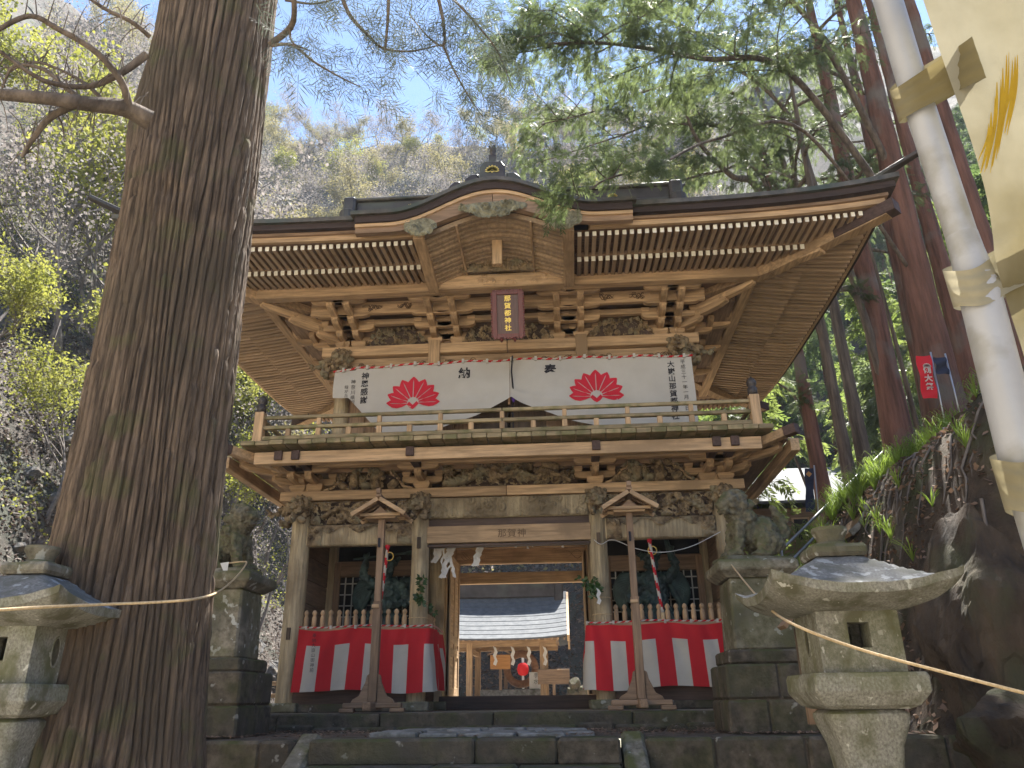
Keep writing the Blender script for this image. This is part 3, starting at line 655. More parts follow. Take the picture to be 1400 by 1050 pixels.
# ---- karahafu (curved gable) in the middle of the front eave
KW = 1.85
def kc(x):           # curve height above straight eave
    t = min(1, abs(x) / 1.42); return .44 * (0.5 + 0.5 * cos(pi * t)) ** 1.05
def kband(nm, ya, yb, f0, f1, mats, w=KW, sg=56, **k):
    P = []
    for i in range(sg + 1):
        x = -w + 2 * w * i / sg; P.append([(x, ya, f0(x)), (x, yb, f0(x)), (x, yb, f1(x)), (x, ya, f1(x))])
    m = MB().grid(P, closed=True); m.f += [(0, 1, 2, 3), (sg * 4, sg * 4 + 1, sg * 4 + 2, sg * 4 + 3)]; m.m += [0, 0]
    return part(m, nm, mats, bevel=0, **k)
KY = -2.36
for a_, b_, nm in ((-KW, -.004, 'gable_board'), (.004, KW, 'gable_board')):
    P = []
    for i in range(33):
        x = a_ + (b_ - a_) * i / 32
        z0 = RZ - .03 + kc(x) * .80 + .05 * min(1, max(0, (abs(x) - 1.05) / .1))
        z1 = RZ + .150 + kc(x)
        P.append([(x, KY, z0), (x, KY + .09, z0), (x, KY + .09, z1), (x, KY, z1)])
    m = MB().grid(P, closed=True); m.f += [(0, 1, 2, 3), (128, 129, 130, 131)]; m.m += [0, 0]; part(m, nm, BX, bevel=0)
kband('gable_moulding', KY - .03, KY, lambda x: RZ + .10 + kc(x), lambda x: RZ + .148 + kc(x), WX)
kband('gable_shingle_edge', KY - .06, KY + .3, lambda x: RZ + .152 + kc(x), lambda x: RZ + .25 + kc(x), BARKR, w=KW)
kband('gable_lip', KY - .11, KY + .3, lambda x: RZ + .252 + kc(x), lambda x: RZ + .31 + kc(x), ROOFT, w=KW + .05)
P = []
for i in range(57):
    x = -KW - .04 + (2 * KW + .08) * i / 56; k = kc(x); row = []
    for j in range(16):
        y = KY - .09 + 2.6 * j / 15; zc = RT + .015 + k * (1 - .0 * j) + .10 * (y - KY); row.append((x, y, max(zc, zroof(x, max(y, EY0 - .2)) - .25 if y > EY0 + .6 else zc)))
    P.append(row)
MB().grid(P).build('gable_roof', ROOF, G, True)
# vaulted soffit with curved ribs
def vz(x): return RZ - .075 + .88 * kc(x)
for j in range(15):
    y = KY + .12 + j * (1.50 / 15); rib = []
    P = []
    for i in range(27):
        x = -.95 + 1.9 * i / 26; z = vz(x) - .12 * (j / 17) ; P.append([(x, y, z - .05), (x, y + .05, z - .05), (x, y + .05, z + .02), (x, y, z + .02)])
    m = MB().grid(P, closed=True); part(m, 'curved_rib', WYR, bevel=0)
P = [[(x, y, vz(x) + .03 - .12 * ((y - KY) / 1.6)) for y in (KY + .1, KY + .8, KY + 1.7)] for x in [-.97 + 1.94 * i / 30 for i in range(31)]]
MB().grid(P).build('vault_board', MATS['soffit timber with gap shade'], G, True)
for x in (-.5, .5):
    m = MB(); m.beam((x, KY + .1, vz(x) - .065), (x, KY + 1.6, vz(x) - .185), .03, .03); part(m, 'rib_tie', WY)
for s in (-1, 1):
    m = MB(); ptsb = [(KY + .06, RZ + .02), (KY + .5, RZ - .0), (KY + 1.0, RZ - .06), (-1.0, RZ - .09)]
    for i in range(3): m.beam((s * 1.0, ptsb[i][0], ptsb[i][1]), (s * 1.0, ptsb[i + 1][0], ptsb[i + 1][1]), .15, .19)
    part(m, 'gable_side_beam', WY)
    carve('beam_end_scroll', .46, .30, 90 + s, CARVG, G, (s * .96, KY - .01, RZ - .10), depth=.07, scr=9, scrR=(.5, .8), den=120, mask=lambda U, V, s=s: (np.hypot(U / .23, (V - .15) / .15) < 1) | ((U * s > 0) & (V > .18) & (V < .28)))
# pendant, king strut, frog-leg carving, tie beam
carve('gable_pendant', .92, .30, 99, CARVG, G, (0, KY - .02, RZ + .10), depth=.10, scr=16, scrR=(.4, .8),
      mask=lambda U, V: (V > .02 + .9 * (np.abs(U) - .18).clip(0, 1) ** 1.2 * .5 + .12 * np.abs(U)) & (V < .30 - .25 * (np.abs(U)) ** 2))
part(MB().bb(-.07, .07, -1.72, -1.62, RZ - .16, RZ + .33), 'king_strut', WZ)
carve('scroll_carving', 1.35, .32, 101, CARV, G, (0, -1.20, RZ + .03), depth=.12, scr=30, scrR=(.35, .65), den=140, mask=lambda U, V: V < .32 - .5 * np.abs(U) ** 1.2)
carve('rainbow_beam_relief', 1.8, .20, 103, WX, G, (0, -1.10, RZ - .16), depth=.04, scr=8, scrR=(.6, 1), flow=.1)
part(MB().bb(-1.0, 1.0, -1.095, -.95, RZ - .17, RZ + .05), 'rainbow_beam', WX, bevel=.01)
# ridge ornament of the gable
orn = MB(); zt = RT + .47
orn.prism([(-.17, 0), (.17, 0), (.17, .20), (.12, .28), (-.12, .28), (-.17, .20)], (0, KY - .02, zt + .02), (1, 0, 0), (0, 0, 1), (0, .14, 0))
og = part(orn, 'gable_ornament', ROOF, bevel=.012)
part(MB().prism([(-.40, -.09), (-.19, -.01), (-.19, .12), (-.30, .12), (-.38, .05)], (0, KY, zt + .0), (1, 0, 0), (0, 0, 1), (0, .1, 0)), 'ornament_wing', ROOF, og, .02)
part(MB().prism([(.40, -.09), (.19, -.01), (.19, .12), (.30, .12), (.38, .05)], (0, KY, zt + .0), (1, 0, 0), (0, 0, 1), (0, .1, 0)), 'ornament_wing', ROOF, og, .02)
part(MB().prism([(-.60, -.2), (-.42, -.10), (-.44, .01), (-.52, .02), (-.6, -.06)], (0, KY, zt), (1, 0, 0), (0, 0, 1), (0, .1, 0)), 'ornament_wing', ROOF, og, .02)
part(MB().bb(-.05, .05, KY + .0, KY + .1, zt + .30, zt + .42).tube([(0, KY + .05, zt + .42), (0, KY + .05, zt + .52), (.02, KY + .03, zt + .60)], [.03, .045, .02], 8).tube([(0, KY + .03, zt + .5), (-.05, KY - .02, zt + .56)], [.02, .012], 6), 'finial_figure', ROOF, og, 0)
def lotus(cx, cz, R, mapf, n=9, spread=radians(88), gap=.0):
    """fan of petals in plane, list of polygons mapped by mapf(u,v)"""
    m = MB(); 
    for i in range(n):
        t = (i - (n - 1) / 2) / ((n - 1) / 2); a = t * spread; L_ = R * (1 - .18 * abs(t)); w = R * .185 * (1.12 - .28 * abs(t))
        pl = []; K = 7
        prof = [(.22, .25), (.4, .72), (.6, 1.0), (.78, .86), (.9, .5), (1.0, 0)]
        ca, sa = sin(a), cos(a)
        for side in (-1, 1):
            strip = []
            for q, ww in prof:
                # two halves with a thin centre line left white
                u0, u1 = side * w * (.07 if q < .85 else .0), side * w * max(ww, .08)
                row = []
                for uu in (u0, (u0 + u1) / 2, u1): row.append(mapf(cx + q * L_ * ca + uu * sa, cz + q * L_ * sa * .86 - uu * ca * 1.0 + R * .05))
                strip.append(row)
            m.grid(strip)
    base = [(.0, -.02), (.12, .10), (.19, .02), (.10, -.10), (.0, -.16), (-.10, -.10), (-.19, .02), (-.12, .10)]
    m.add([mapf(cx + u * R, cz + v * R) for u, v in base], [tuple(range(8))])
    return m
part(lotus(0, 0, .12, lambda u, v: (u, KY - .036, zt + .11 + v)), 'lotus_crest', GOLD, og, 0)
for x in (-1.93, 1.93): part(lotus(0, 0, .11, lambda u, v, x=x: (x, CY - .178, zr + .31) if False else (x + u, CY - .182, zr + .30 + v)), 'lotus_crest', GOLD, bevel=0)

# lion and elephant noses on the pillar heads
def beast(par, x, y, z, s, rz=0, name='lion_head_carving', trunk=False, mt=None):
    B = [((0, -.10, .13), (.12, .12, .12)), ((0, -.22, .08), (.085, .09, .06)), ((0, -.20, .03), (.075, .08, .035)), ((.055, -.20, .17), (.035, .035, .035)), ((-.055, -.20, .17), (.035, .035, .035)),
         ((.10, -.04, .2), (.05, .04, .05)), ((-.10, -.04, .2), (.05, .04, .05)), ((0, -.28, .10), (.04, .03, .03)), ((0, 0, .1), (.14, .1, .15)),
         ('c', (.09, 0, .05), (.07, -.17, -.10), .045, .035), ('c', (-.09, 0, .05), (-.07, -.17, -.10), .045, .035), ((.07, -.20, -.12), (.045, .06, .03)), ((-.07, -.20, -.12), (.045, .06, .03))]
    for k in range(9): a = k * .7; B.append(((.13 * sin(a) * .95, -.02 - .03 * cos(a * 3), .10 + .13 * cos(a)), (.042, .045, .042)))
    if trunk: B += [('c', (0, -.26, .08), (0, -.42, .02), .04, .03), ('c', (0, -.42, .02), (0, -.5, .10), .03, .02)]
    M_ = Matrix.Rotation(rz, 3, 'Z'); Q = []
    for b in B:
        if b[0] == 'c': Q.append(('c', tuple(M_ @ Vector(b[1]) * s), tuple(M_ @ Vector(b[2]) * s), b[3] * s, b[4] * s))
        else: Q.append((tuple(M_ @ Vector(b[0]) * s), tuple(v * s for v in b[1])))
    return sculpt(name, Q, .014 * s, mt or CARV, par, 2, (x, y, z), disp=.05 * s, dscale=.05 * s)
h1 = beast(G, -PX, -.08, 2.66, 1.0); h2 = beast(G, -OX, -.08, 2.66, 1.0, rz=0); h3 = beast(G, -OX - .05, 0, 2.66, 1.0, rz=-pi / 2, name='elephant_nose_carving', trunk=True)
for src, x in ((h1, PX), (h2, OX)): c = link('lion_head_carving', src.data, G, (x, -.08, 2.66))
link('elephant_nose_carving', h3.data, G, (OX + .05, 0, 2.66)).scale = (-1, 1, 1)
for s in (-1, 1):
    link('lion_head_carving', h1.data, G, (s * UB, UY - .12, 5.10)); e = link('elephant_nose_carving', h3.data, G, (s * (UB + .08), UY - .05, 5.10)); e.scale = (-s, 1, 1)
def at(px, py, Y):      # the point of the plane y = Y seen at a pixel of the 1400 x 1050 photograph
    d = fw + rt2 * ((px - 700) / 1058) + up2 * ((525 - py) / 1058); return CAM + d * ((Y - CAM.y) / d.y)
def at_d(px, py, D):
    d = fw + rt2 * ((px - 700) / 1058) + up2 * ((525 - py) / 1058); return CAM + d * D
def smooth_path(pts, n=8):
    pts = [Vector(p) for p in pts]; out = []
    for i in range(len(pts) - 1):
        p0, p1, p2, p3 = pts[max(i - 1, 0)], pts[i], pts[i + 1], pts[min(i + 2, len(pts) - 1)]
        for k in range(n):
            t = k / n; out.append(.5 * ((2 * p1) + (p2 - p0) * t + (2 * p0 - 5 * p1 + 4 * p2 - p3) * t * t + (3 * p1 - p0 - 3 * p2 + p3) * t ** 3))
    return out + [pts[-1]]

# ------------------------------------------------------------------ name plaque
pq = thing('name_plaque', 'maroon lacquered name plaque with gilt characters hung under the central gable', 'plaque', (0.09, -.88, 5.00)); pq.scale = (.95, 1, .82)
Rp = Matrix.Rotation(radians(14), 4, 'X'); pq.rotation_euler = (radians(14), 0, 0)
MB().bb(-.17, .17, -.02, .02, .06, .82).build('plaque_board', MAROOND, pq, bevel=.004)
for x in (-.2, .2):
    m = MB(); n = 16
    m.bb(x - .035, x + .035, -.045, .02, .0, .86)
    for i in range(n): m.tube([(x + (.04 if x > 0 else -.04), -.04, .03 + .82 * i / n), (x + (.04 if x > 0 else -.04), .01, .03 + .82 * i / n)], .024, 6)
    m.build('frame_side', MAROON, pq, bevel=.004)
for z in (.80, .02):
    m = MB().bb(-.165, .165, -.045, .02, z - .02, z + .045)
    for i in range(9): m.tube([(-.2 + .4 * i / 8, -.045, z + (.05 if z > .5 else -.03)), (-.2 + .4 * i / 8, .01, z + (.05 if z > .5 else -.03))], .026, 6)
    m.build('frame_rail', MAROON, pq, bevel=.004)
for x in (-.1, .1): MB().tube([(x, -.04, -.03), (x, -.08, -.05), (x, -.05, -.09)], [.03, .03, .012], 8).build('frame_knob', MAROON, pq, True)
text_mesh('那賀都神社', .106, GOLD, lambda u, v: (u, -.026, .775 + v * 1.08), vertical=True, parent=pq, spacing=1.17, bold=.002)

# ------------------------------------------------------------------ crest banner along the balcony
bn = thing('crest_banner', 'long white banner with two crimson crests and brush writing hung behind the balcony rail', 'banner', (0.05, -.12, 4.0))
def bpt(x, t, off=0):      # x along, t 0 top .. 1 hem
    top = 4.97 - .05 * (x / 2.75) ** 2 * 1 + .012 * sin(x * 7) - (.03 if x < -2.4 else 0)
    a = abs(x - .02)
    hem = 4.36 - .52 * min(1, a / 1.35) ** .75
    if x < -1.95: hem = 3.84 + .62 * min(1, (-1.95 - x) / .55)
    z = top + (hem - top) * t
    y = -.03 * sin(x * 2.2 + 1.5) * t - .022 * sin(x * 9 + t * 3) * t - .05 * t * (1 - min(1, a / 1.0)) + .018 * sin((a * 3 + (1 - t) * 5)) * t
    y += .016 * sin(a * 5 + t * 9 + 2 * sin(x * 2)) * t * (1.3 - t) - .012 * abs(sin((x * 1.35) + t * 2.2)) * (1 - t) * t * 4 * .6
    y += -.05 * math.exp(-((t - .8 + .18 * min(1, a / 1.5)) / .05) ** 2) * (a < 1.6) * .3
    k = 1 + (.10 * t * (x / -2.75) if x < -2.3 else 0)
    return (x * (1 - .0 * t), y - off, z - 4.0)
for x0, x1, nm in ((-2.74, -.004, 'banner_cloth'), (.004, 2.76, 'banner_cloth')):
    P = [[bpt(x0 + (x1 - x0) * i / 110, j / 26) for j in range(27)] for i in range(111)]
    MB().grid(P).build(nm, CLOTH2, bn, True, recalc=False)
def bmap(x0, z0):
    def f(u, v):
        x = x0 + u; top = bpt(x, 0)[2]; hem = bpt(x, 1)[2]; t = (top - (z0 - 4.0 + v)) / (top - hem); t = max(0, min(1, t)); p = bpt(x, t, .008); return p
    return f
for x0 in (-1.49, 1.30):
    lotus(0, -.05, .50, bmap(x0, 4.36)).build('lotus_crest', CRIM, bn)
text_mesh('納', .19, INK, bmap(-.70, 4.72), parent=bn, bold=.006); text_mesh('奉', .19, INK, bmap(.62, 4.72), parent=bn, bold=.006)
text_mesh('神恩感謝', .125, INK, bmap(-2.25, 4.87), vertical=True, parent=bn, bold=.002)
text_mesh('神奈川県相模原市中', .078, INK, bmap(-2.43, 4.75), vertical=True, parent=bn); text_mesh('緑が丘一ノ二十六', .062, INK, bmap(-2.535, 4.66), vertical=True, parent=bn)
text_mesh('平成三十一年一月一日', .078, INK, bmap(2.62, 4.88), vertical=True, parent=bn); text_mesh('大嶽山那賀都神社', .110, INK, bmap(2.44, 4.86), vertical=True, parent=bn, bold=.002)
def stripe_rope(par, pts, r, name='twisted_rope', m1=None, m2=None, pitch=3):
    pts = smooth_path(pts, 10) if len(pts) < 60 else pts
    # resample
    L_ = [0]; 
    for i in range(1, len(pts)): L_.append(L_[-1] + (Vector(pts[i]) - Vector(pts[i - 1])).length)
    n = max(6, int(L_[-1] / (r * 1.6))); q = []
    for k in range(n + 1):
        s_ = L_[-1] * k / n; i = max(j for j in range(len(L_)) if L_[j] <= s_ + 1e-9); i = min(i, len(pts) - 2)
        q.append(Vector(pts[i]).lerp(Vector(pts[i + 1]), (s_ - L_[i]) / max(1e-6, L_[i + 1] - L_[i])))
    m = MB().tube(q, [r * (1 + .12 * (k % 2)) for k in range(len(q))], 6)
    for fi in range(len(m.f) - 2):
        seg_, k = divmod(fi, 6); m.m[fi] = 0 if ((k + seg_) % 6) < pitch else 1
    return m.build(name, [m1 or RED, m2 or CLOTH], par, True)
stripe_rope(bn, [tuple(Vector(bpt(-2.76 + 5.54 * i / 60, 0)) + Vector((0, -.01, .015))) for i in range(61)], .016)
tab = MB().bb(-.018, .018, -.03, .03, -.03, .035).mesh('hanging_tab', CLOTH2)
for i in range(15): p = bpt(-2.6 + 5.25 * i / 14, 0); link('hanging_tab', tab, bn, (p[0], p[1] - .01, p[2] + .01))
MB().tube([(.05, -.13, 1.0), (.03, -.1, .75), (.05, -.05, .45), (.03, .05, .2), (.04, .1, -.25)], .012, 6).build('gathering_cord', INK, bn, True)
MB().lathe((.05, -.02, .28), [(.01, 0), (.03, .04), (.03, .09), (.01, .13)], 8).build('purple_tassel', mat('purple cord', (.06, .02, .18), (.10, .03, .28), bump=0), bn)

# ------------------------------------------------------------------ red and white curtains
def festoon(x0, x1, side, label):
    t = thing('striped_curtain', label, 'curtain', ((x0 + x1) / 2, -.22, .25), 'red and white curtains on the niche railings')
    ox, oy, oz = t.location
    outer, inner = (x0, x1) if side < 0 else (x1, x0)
    path = []; N = 130; Lf = abs(inner - outer); Lr = 1.05
    def pos(s_):
        sg = 1 if side < 0 else -1
        if s_ < Lf: return (outer + sg * s_, -.20)
        return (inner + sg * .05, -.20 + (s_ - Lf))
    P = []
    for i in range(N + 1):
        s_ = (Lf + Lr) * i / N; x, y = pos(s_); row = []
        for j in range(17):
            v = j / 16; ft = 1.0 if s_ < Lf else .5
            z = 1.05 - .80 * v - .012 * sin(s_ * 5.5) - .02 * (1 - v) * sin(pi * (s_ % .75) / .75) + (.02 * sin(s_ * 3) * v)
            w = .022 * sin(s_ * 9.3 + v * 2.4 + .6 * sin(s_ * 3)) * (.3 + v) + .010 * sin(s_ * 27 + side + v * 5) * (1.1 - v) + .012 * sin((s_ % .75) * 9 + v * 7) * v * (1 - v) * 3
            xx, yy = x, y
            if s_ < Lf: yy += w - .015; xx += (-.05 if side < 0 else .05) * v * (1 - s_ / Lf)
            else: xx += w + (.06 if side < 0 else -.06) * v
            row.append((xx - ox, yy - oy, z - oz))
        P.append(row)
    m = MB().grid(P); pw = .40
    for fi in range(len(m.f)):
        i, j = divmod(fi, 16); s_ = (Lf + Lr) * (i + .5) / N
        m.m[fi] = 1 if (j >= 4 and ((s_ - .12) % pw) < .195 and s_ > .12) else 0
    m.build('curtain_cloth', [RED, CLOTH], t, True, recalc=False)
    stripe_rope(t, [(pos(s_)[0] - ox, pos(s_)[1] - oy - .02, 1.075 - oz - .01 * sin(s_ * 5)) for s_ in [(Lf + Lr) * k / 70 for k in range(71)]], .011, 'hanging_rope')
    tb = MB().bb(-.014, .014, -.02, .02, -.02, .025).mesh('hanging_tab', CLOTH)
    for k in range(6): s_ = .1 + k * .34; p = pos(s_); link('hanging_tab', tb, t, (p[0] - ox, p[1] - oy - .02, 1.065 - oz))
    if side < 0: text_mesh('奉納大嶽山御神前', .058, INK, lambda u, v: (u + .235 + x0 - ox, -.045, .74 + v), vertical=True, parent=t)
    return t
festoon(-2.86, -1.10, -1, 'red and white striped curtain with inked writing, on the left niche railing')
festoon(1.10, 2.86, 1, 'red and white striped curtain on the right niche railing')

# ------------------------------------------------------------------ roofed lamp posts
def lamp_post(x, y, label):
    t = thing('roofed_lamp_post', label, 'lamp post', (x, y, 0), 'roofed wooden posts in front of the gate')
    MB().bb(-.36, .36, -.05, .05, .05, .11).bb(-.40, -.22, -.05, .05, .0, .05).bb(.22, .40, -.05, .05, .0, .05).build('foot_beam', BX, t, bevel=.01)
    MB().bb(-.05, .05, -.30, .30, .02, .12).build('cross_foot', BY, t, bevel=.01)
    for s in (-1, 1):
        MB().prism([(s * .055, .11), (s * .27, .11), (s * .245, .15), (s * .17, .19), (s * .13, .28), (s * .10, .34), (s * .085, .42), (s * .055, .44)], (0, -.025, 0), (1, 0, 0), (0, 0, 1), (0, .05, 0)).build('foot_brace', BX, t, bevel=.006)
    MB().bb(-.05, .05, -.05, .05, .12, 1.3).build('lower_post', BZ, t, bevel=.006)
    MB().bb(-.042, .042, -.042, .042, 1.3, 2.48).build('post', BZ, t, bevel=.006)
    MB().bb(-.06, .03, -.07, -.05, 1.22, 1.26).build('latch', WX, t, bevel=.003)
    MB().bb(-.025, .0, -.075, -.043, 1.98, 2.10).build('switch_hook', INK, t, bevel=.003)
    # head: gabled roof with open frame
    h = MB().bb(-.2, .2, -.12, .12, 2.345, 2.375).build('head_frame', WX, t, bevel=.004)
    for yy in (-.14, .14):
        MB().bb(-.27, .27, yy - .015, yy + .015, 2.37, 2.41).build('gable_tie', WX, h, bevel=.003)
        MB().prism([(-.10, 2.41), (.10, 2.41), (0, 2.50)], (0, yy - .01, 0), (1, 0, 0), (0, 0, 1), (0, .02, 0)).build('gable_strut', BX, h, bevel=.003)
    for s in (-1, 1):
        rf = MB().beam((0, 0, 2.60), (s * .33, 0, 2.40), .50, .022).build('roof_slope', BY, t, bevel=.004)
        MB().beam((s * .01, -.26, 2.575), (s * .35, -.26, 2.37), .025, .055).build('barge_board', WX, rf, bevel=.003)
        MB().beam((s * .01, .26, 2.575), (s * .35, .26, 2.37), .025, .055).build('barge_board', WX, rf, bevel=.003)
        for k in range(3): yy = -.15 + k * .15; MB().beam((s * .05, yy, 2.548), (s * .32, yy, 2.385), .03, .03).build('rafter', BY, rf)
    MB().bb(-.035, .035, -.28, .28, 2.595, 2.635).bb(-.03, .03, -.30, -.24, 2.635, 2.70).build('roof_ridge', BY, t, bevel=.005)
    return t
lamp_post(-1.60, -1.0, 'roofed wooden lamp post before the left striped curtain')
lamp_post(1.64, -1.0, 'roofed wooden lamp post before the right striped curtain')

# ------------------------------------------------------------------ bell ropes and bronze guardians
def bell_rope(x, y, dx, label):
    t = thing('bell_rope', label, 'bell rope', (x, y, 2.18), 'bell ropes hanging in the niches')
    stripe_rope(t, [(0, 0, .02), (dx * .3, 0, -.35), (dx, -.02, -.98)], .022)
    MB().lathe((dx, -.02, -1.20), [(.045, 0), (.034, .05), (.026, .16), (.03, .22)], 10).build('rope_tassel', ROPE, t, True)
    MB().lathe((0, 0, -.03), [(.026, 0), (.034, .03), (.03, .10), (.02, .14)], 10).build('rope_cap', CRIM, t, True)
    MB().tube([(.03 + .06 * cos(a * .55), 0, -.14 + .06 * sin(a * .55)) for a in range(13)], .008, 5).build('brass_ring', GOLD, t, True)
bell_rope(-1.74, -.02, -.08, 'red and white bell rope hanging before the winged bronze figure in the left niche')
bell_rope(1.98, .0, .10, 'red and white bell rope hanging before the bronze figure in the right niche')
def tengu(x, y, flip, label):
    t = thing('bronze_guardian', label, 'statue', (x, y, .90)); f = flip
    B = [((0, 0, .30), (.24, .18, .22)), ((0, 0, .62), (.23, .15, .26)), ((0, 0, .84), (.25, .13, .12)), ((0, -.02, 1.07), (.10, .11, .13)), ((0, -.04, 1.17), (.13, .12, .06)), ('c', (0, -.10, 1.05), (0, -.22, 1.0), .045, .015),
         ('c', (0, 0, .9), (0, 0, 1.02), .07, .07), ('c', (-.12, -.04, .22), (-.24, -.22, .04), .12, .09), ('c', (.12, -.04, .22), (.24, -.22, .04), .12, .09), ('c', (-.24, -.22, .06), (-.10, -.30, -.02), .07, .05),
         ('c', (f * -.24, 0, .86), (f * -.36, -.06, 1.0), .075, .06), ('c', (f * -.36, -.06, 1.0), (f * -.30, -.12, 1.24), .06, .045), ((f * -.30, -.12, 1.27), (.05, .05, .05)),
         ('c', (f * .24, 0, .84), (f * .34, -.08, .58), .075, .06), ('c', (f * .34, -.08, .58), (f * .14, -.24, .52), .06, .04), ((f * .12, -.25, .52), (.05, .05, .05)),
         ((0, -.1, .45), (.2, .1, .06)), ((0, 0, .02), (.40, .3, .06)), ((.06, -.11, .72), (.08, .06, .08)), ((-.06, -.11, .72), (.08, .06, .08))]
    for k in range(7): B.append(('c', (.11 * cos(k * .9 + .2), .04 + .05 * sin(k), 1.16), (.17 * cos(k * .9 + .2), .06, 1.26 - .05 * (k % 2)), .035, .015))
    for k in range(6): B.append(('c', (-.22 + k * .088, -.12, .42), (-.28 + k * .11, -.22, .06), .035, .03))
    sculpt('figure', B, .016, BRONZE, t, 2, disp=.04, dscale=.06)
    for s in (-1, 1):
        w = MB()
        for k in range(13):
            a = radians(28 + k * 11.5); L_ = .52 - .012 * k; p0 = Vector((s * (.16 + .014 * k), .12, .92 - .022 * k)); p1 = p0 + Vector((s * cos(a - radians(60)) * L_ * .72, .06, -abs(sin(a * .55 + .2)) * L_ * (.3 + k * .07)))
            mid = p0.lerp(p1, .5) + Vector((s * .10, 0, .05)); w.tube(smooth_path([p0, mid, p1], 5), [.05, .052, .05, .05, .048, .046, .044, .042, .04, .032, .012], 6)
        w.build('wing', BRONZE, t, True)
    if flip > 0: MB().tube([(f * -.50, -.15, 1.22), (f * .55, -.08, 1.33)], [.014, .02], 8).tube([(f * .3, -.1, 1.30), (f * .55, -.08, 1.33)], [.03, .045], 8).build('staff', BRONZE, t, True)
    else: MB().tube([(.30, -.12, 1.1), (.22, -.10, 1.52)], [.05, .03], 8).build('fan', BRONZE, t, True)
tengu(-1.90, .75, 1, 'green bronze winged guardian holding a staff overhead in the left niche')
tengu(2.05, .75, -1, 'green bronze winged guardian with arm raised in the right niche')

# ------------------------------------------------------------------ straw rope with paper streamers, sprigs, string
sh = thing('sacred_rope', 'thin straw rope with ragged white paper streamers across the passage', 'rope', (0, .3, 2.40))
stripe_rope(sh, [(-1.14, 0, .03), (-.5, 0, -.02), (0, 0, -.03), (.5, 0, -.02), (1.14, 0, .03)], .010, 'straw_rope', ROPE, ROPE)
rr = random.Random(5)
for x, L_ in ((-.86, .62), (-.38, .46), (.18, .18), (.80, .18), (-.95, .4)):
    m = MB()
    for q in range(5 if L_ > .3 else 9):
        xx, z, w = x + rr.uniform(-.05, .05), .0, rr.uniform(.012, .028); n = int(L_ / .05) + 2
        if L_ > .3:
            px = xx
            P = []
            for k in range(n + 1):
                px += rr.uniform(-.035, .03) - .006; P.append([(px - w, -.01 * q + rr.uniform(-.01, .01), z - L_ * k / n), (px + w, -.01 * q + rr.uniform(-.01, .01), z - L_ * k / n - .02)])
            m.grid(P)
        else:
            a = rr.uniform(0, 2 * pi); m.grid([[(xx - w * .5, -.02, -.06), (xx + w * .5, -.02, -.05)], [(xx + .08 * cos(a), -.03, -.09 + .08 * sin(a)), (xx + .08 * cos(a) + w, -.03, -.09 + .08 * sin(a))], [(xx + .16 * cos(a + .3), -.02, -.12 + .13 * sin(a)), (xx + .16 * cos(a) + w * .4, -.02, -.11 + .13 * sin(a))]])
    m.build('paper_streamer', PAPER, sh, recalc=False)
LEAFD = mat('glossy sprig leaf', (0.02, 0.05, 0.012), (0.05, 0.11, 0.025), scale=20, bump=0, rough=.4, transl=.2)
for s, lab in ((-1, 'dark leafy sprig tied to the pillar left of the passage'), (1, 'dark leafy sprig with white paper tied to the pillar right of the passage')):
    t = thing('leafy_sprig', lab, 'sprig', (s * 1.22, -.16, 1.45), 'sprigs tied to the inner pillars'); m = MB(); st = MB(); r = random.Random(9 + s)
    for b in range(6):
        a = r.uniform(-1, 1); e = Vector((-.10 * s + a * .16, -.10, r.uniform(-.30, .28))); st.tube([(0, 0, 0), tuple(e * .6), tuple(e)], [.006, .004, .002], 4)
        for k in range(16):
            p = e * r.uniform(.25, 1.05); d = Vector((r.uniform(-1, 1), r.uniform(-.6, .3), r.uniform(-.8, .7))).normalized() * .075; w = d.cross(Vector((r.uniform(-1, 1), 1, 0))).normalized() * .018
            m.add([p, p + d * .5 + w, p + d, p + d * .5 - w], [(0, 1, 2, 3)])
    m.build('leaves', LEAFD, t, recalc=False)['kind'] = 'stuff'; st.build('stems', BY, t)
    for z in (-.05, -.27): MB().lathe((s * .045, .16, z), [(.136, 0), (.14, .006), (.136, .012)], 16).build('tie_cord', ROPE, t, True)
    if s > 0: MB().grid([[(-.03 + .02 * (k % 2), -.13, .06 - .05 * k), (.01 + .025 * (k % 2), -.13, .04 - .05 * k)] for k in range(5)]).build('paper_streamer', PAPER, t, recalc=False)
st = MB().tube(smooth_path([at(812, 738, -.2), at(822, 744, -.2), at(838, 738, -.2), at(870, 750, -.2), at(905, 755, -.25), at(945, 747, -.2), at(985, 727, -.2)]), .005, 5).build('white_string', PAPER, None, True)
setp(st, 'thin white string sagging across the top of the right niche', 'string')

# ------------------------------------------------------------------ platform, paving, steps, retaining walls
def struct(o): o['kind'] = 'structure'; return o
pf = thing('gate_platform', None, None, (0, 0, 0)); struct(pf)
r = random.Random(12)
x = -4.1
while x < 4.0:
    w = r.uniform(1.1, 1.9); w = min(w, 4.05 - x) 
    if w < .3: break
    MB().bb(x + .005, x + w - .005, -1.42 + r.uniform(-.02, .01), -.98, -.22, -.0 + r.uniform(-.012, .0)).build('kerb_stone', STONED, pf, bevel=.015); x += w
MB().bb(-4.05, 4.0, -1.0, 3.9, -.3, -.004).build('platform_floor', mat('packed earth floor', (.16, .14, .11), (.30, .27, .22), scale=5, bump=.5, c3=(.10, .09, .07)), pf)
x = -4.0
while x < 3.9:
    w = r.uniform(.4, .8); MB().bb(x + .01, x + w - .01, -1.60 + r.uniform(-.03, .03), -1.42, -.24, -.125 + r.uniform(-.03, .01)).build('lower_kerb_stone', STONED, pf, bevel=.02); x += w
yd = MB()
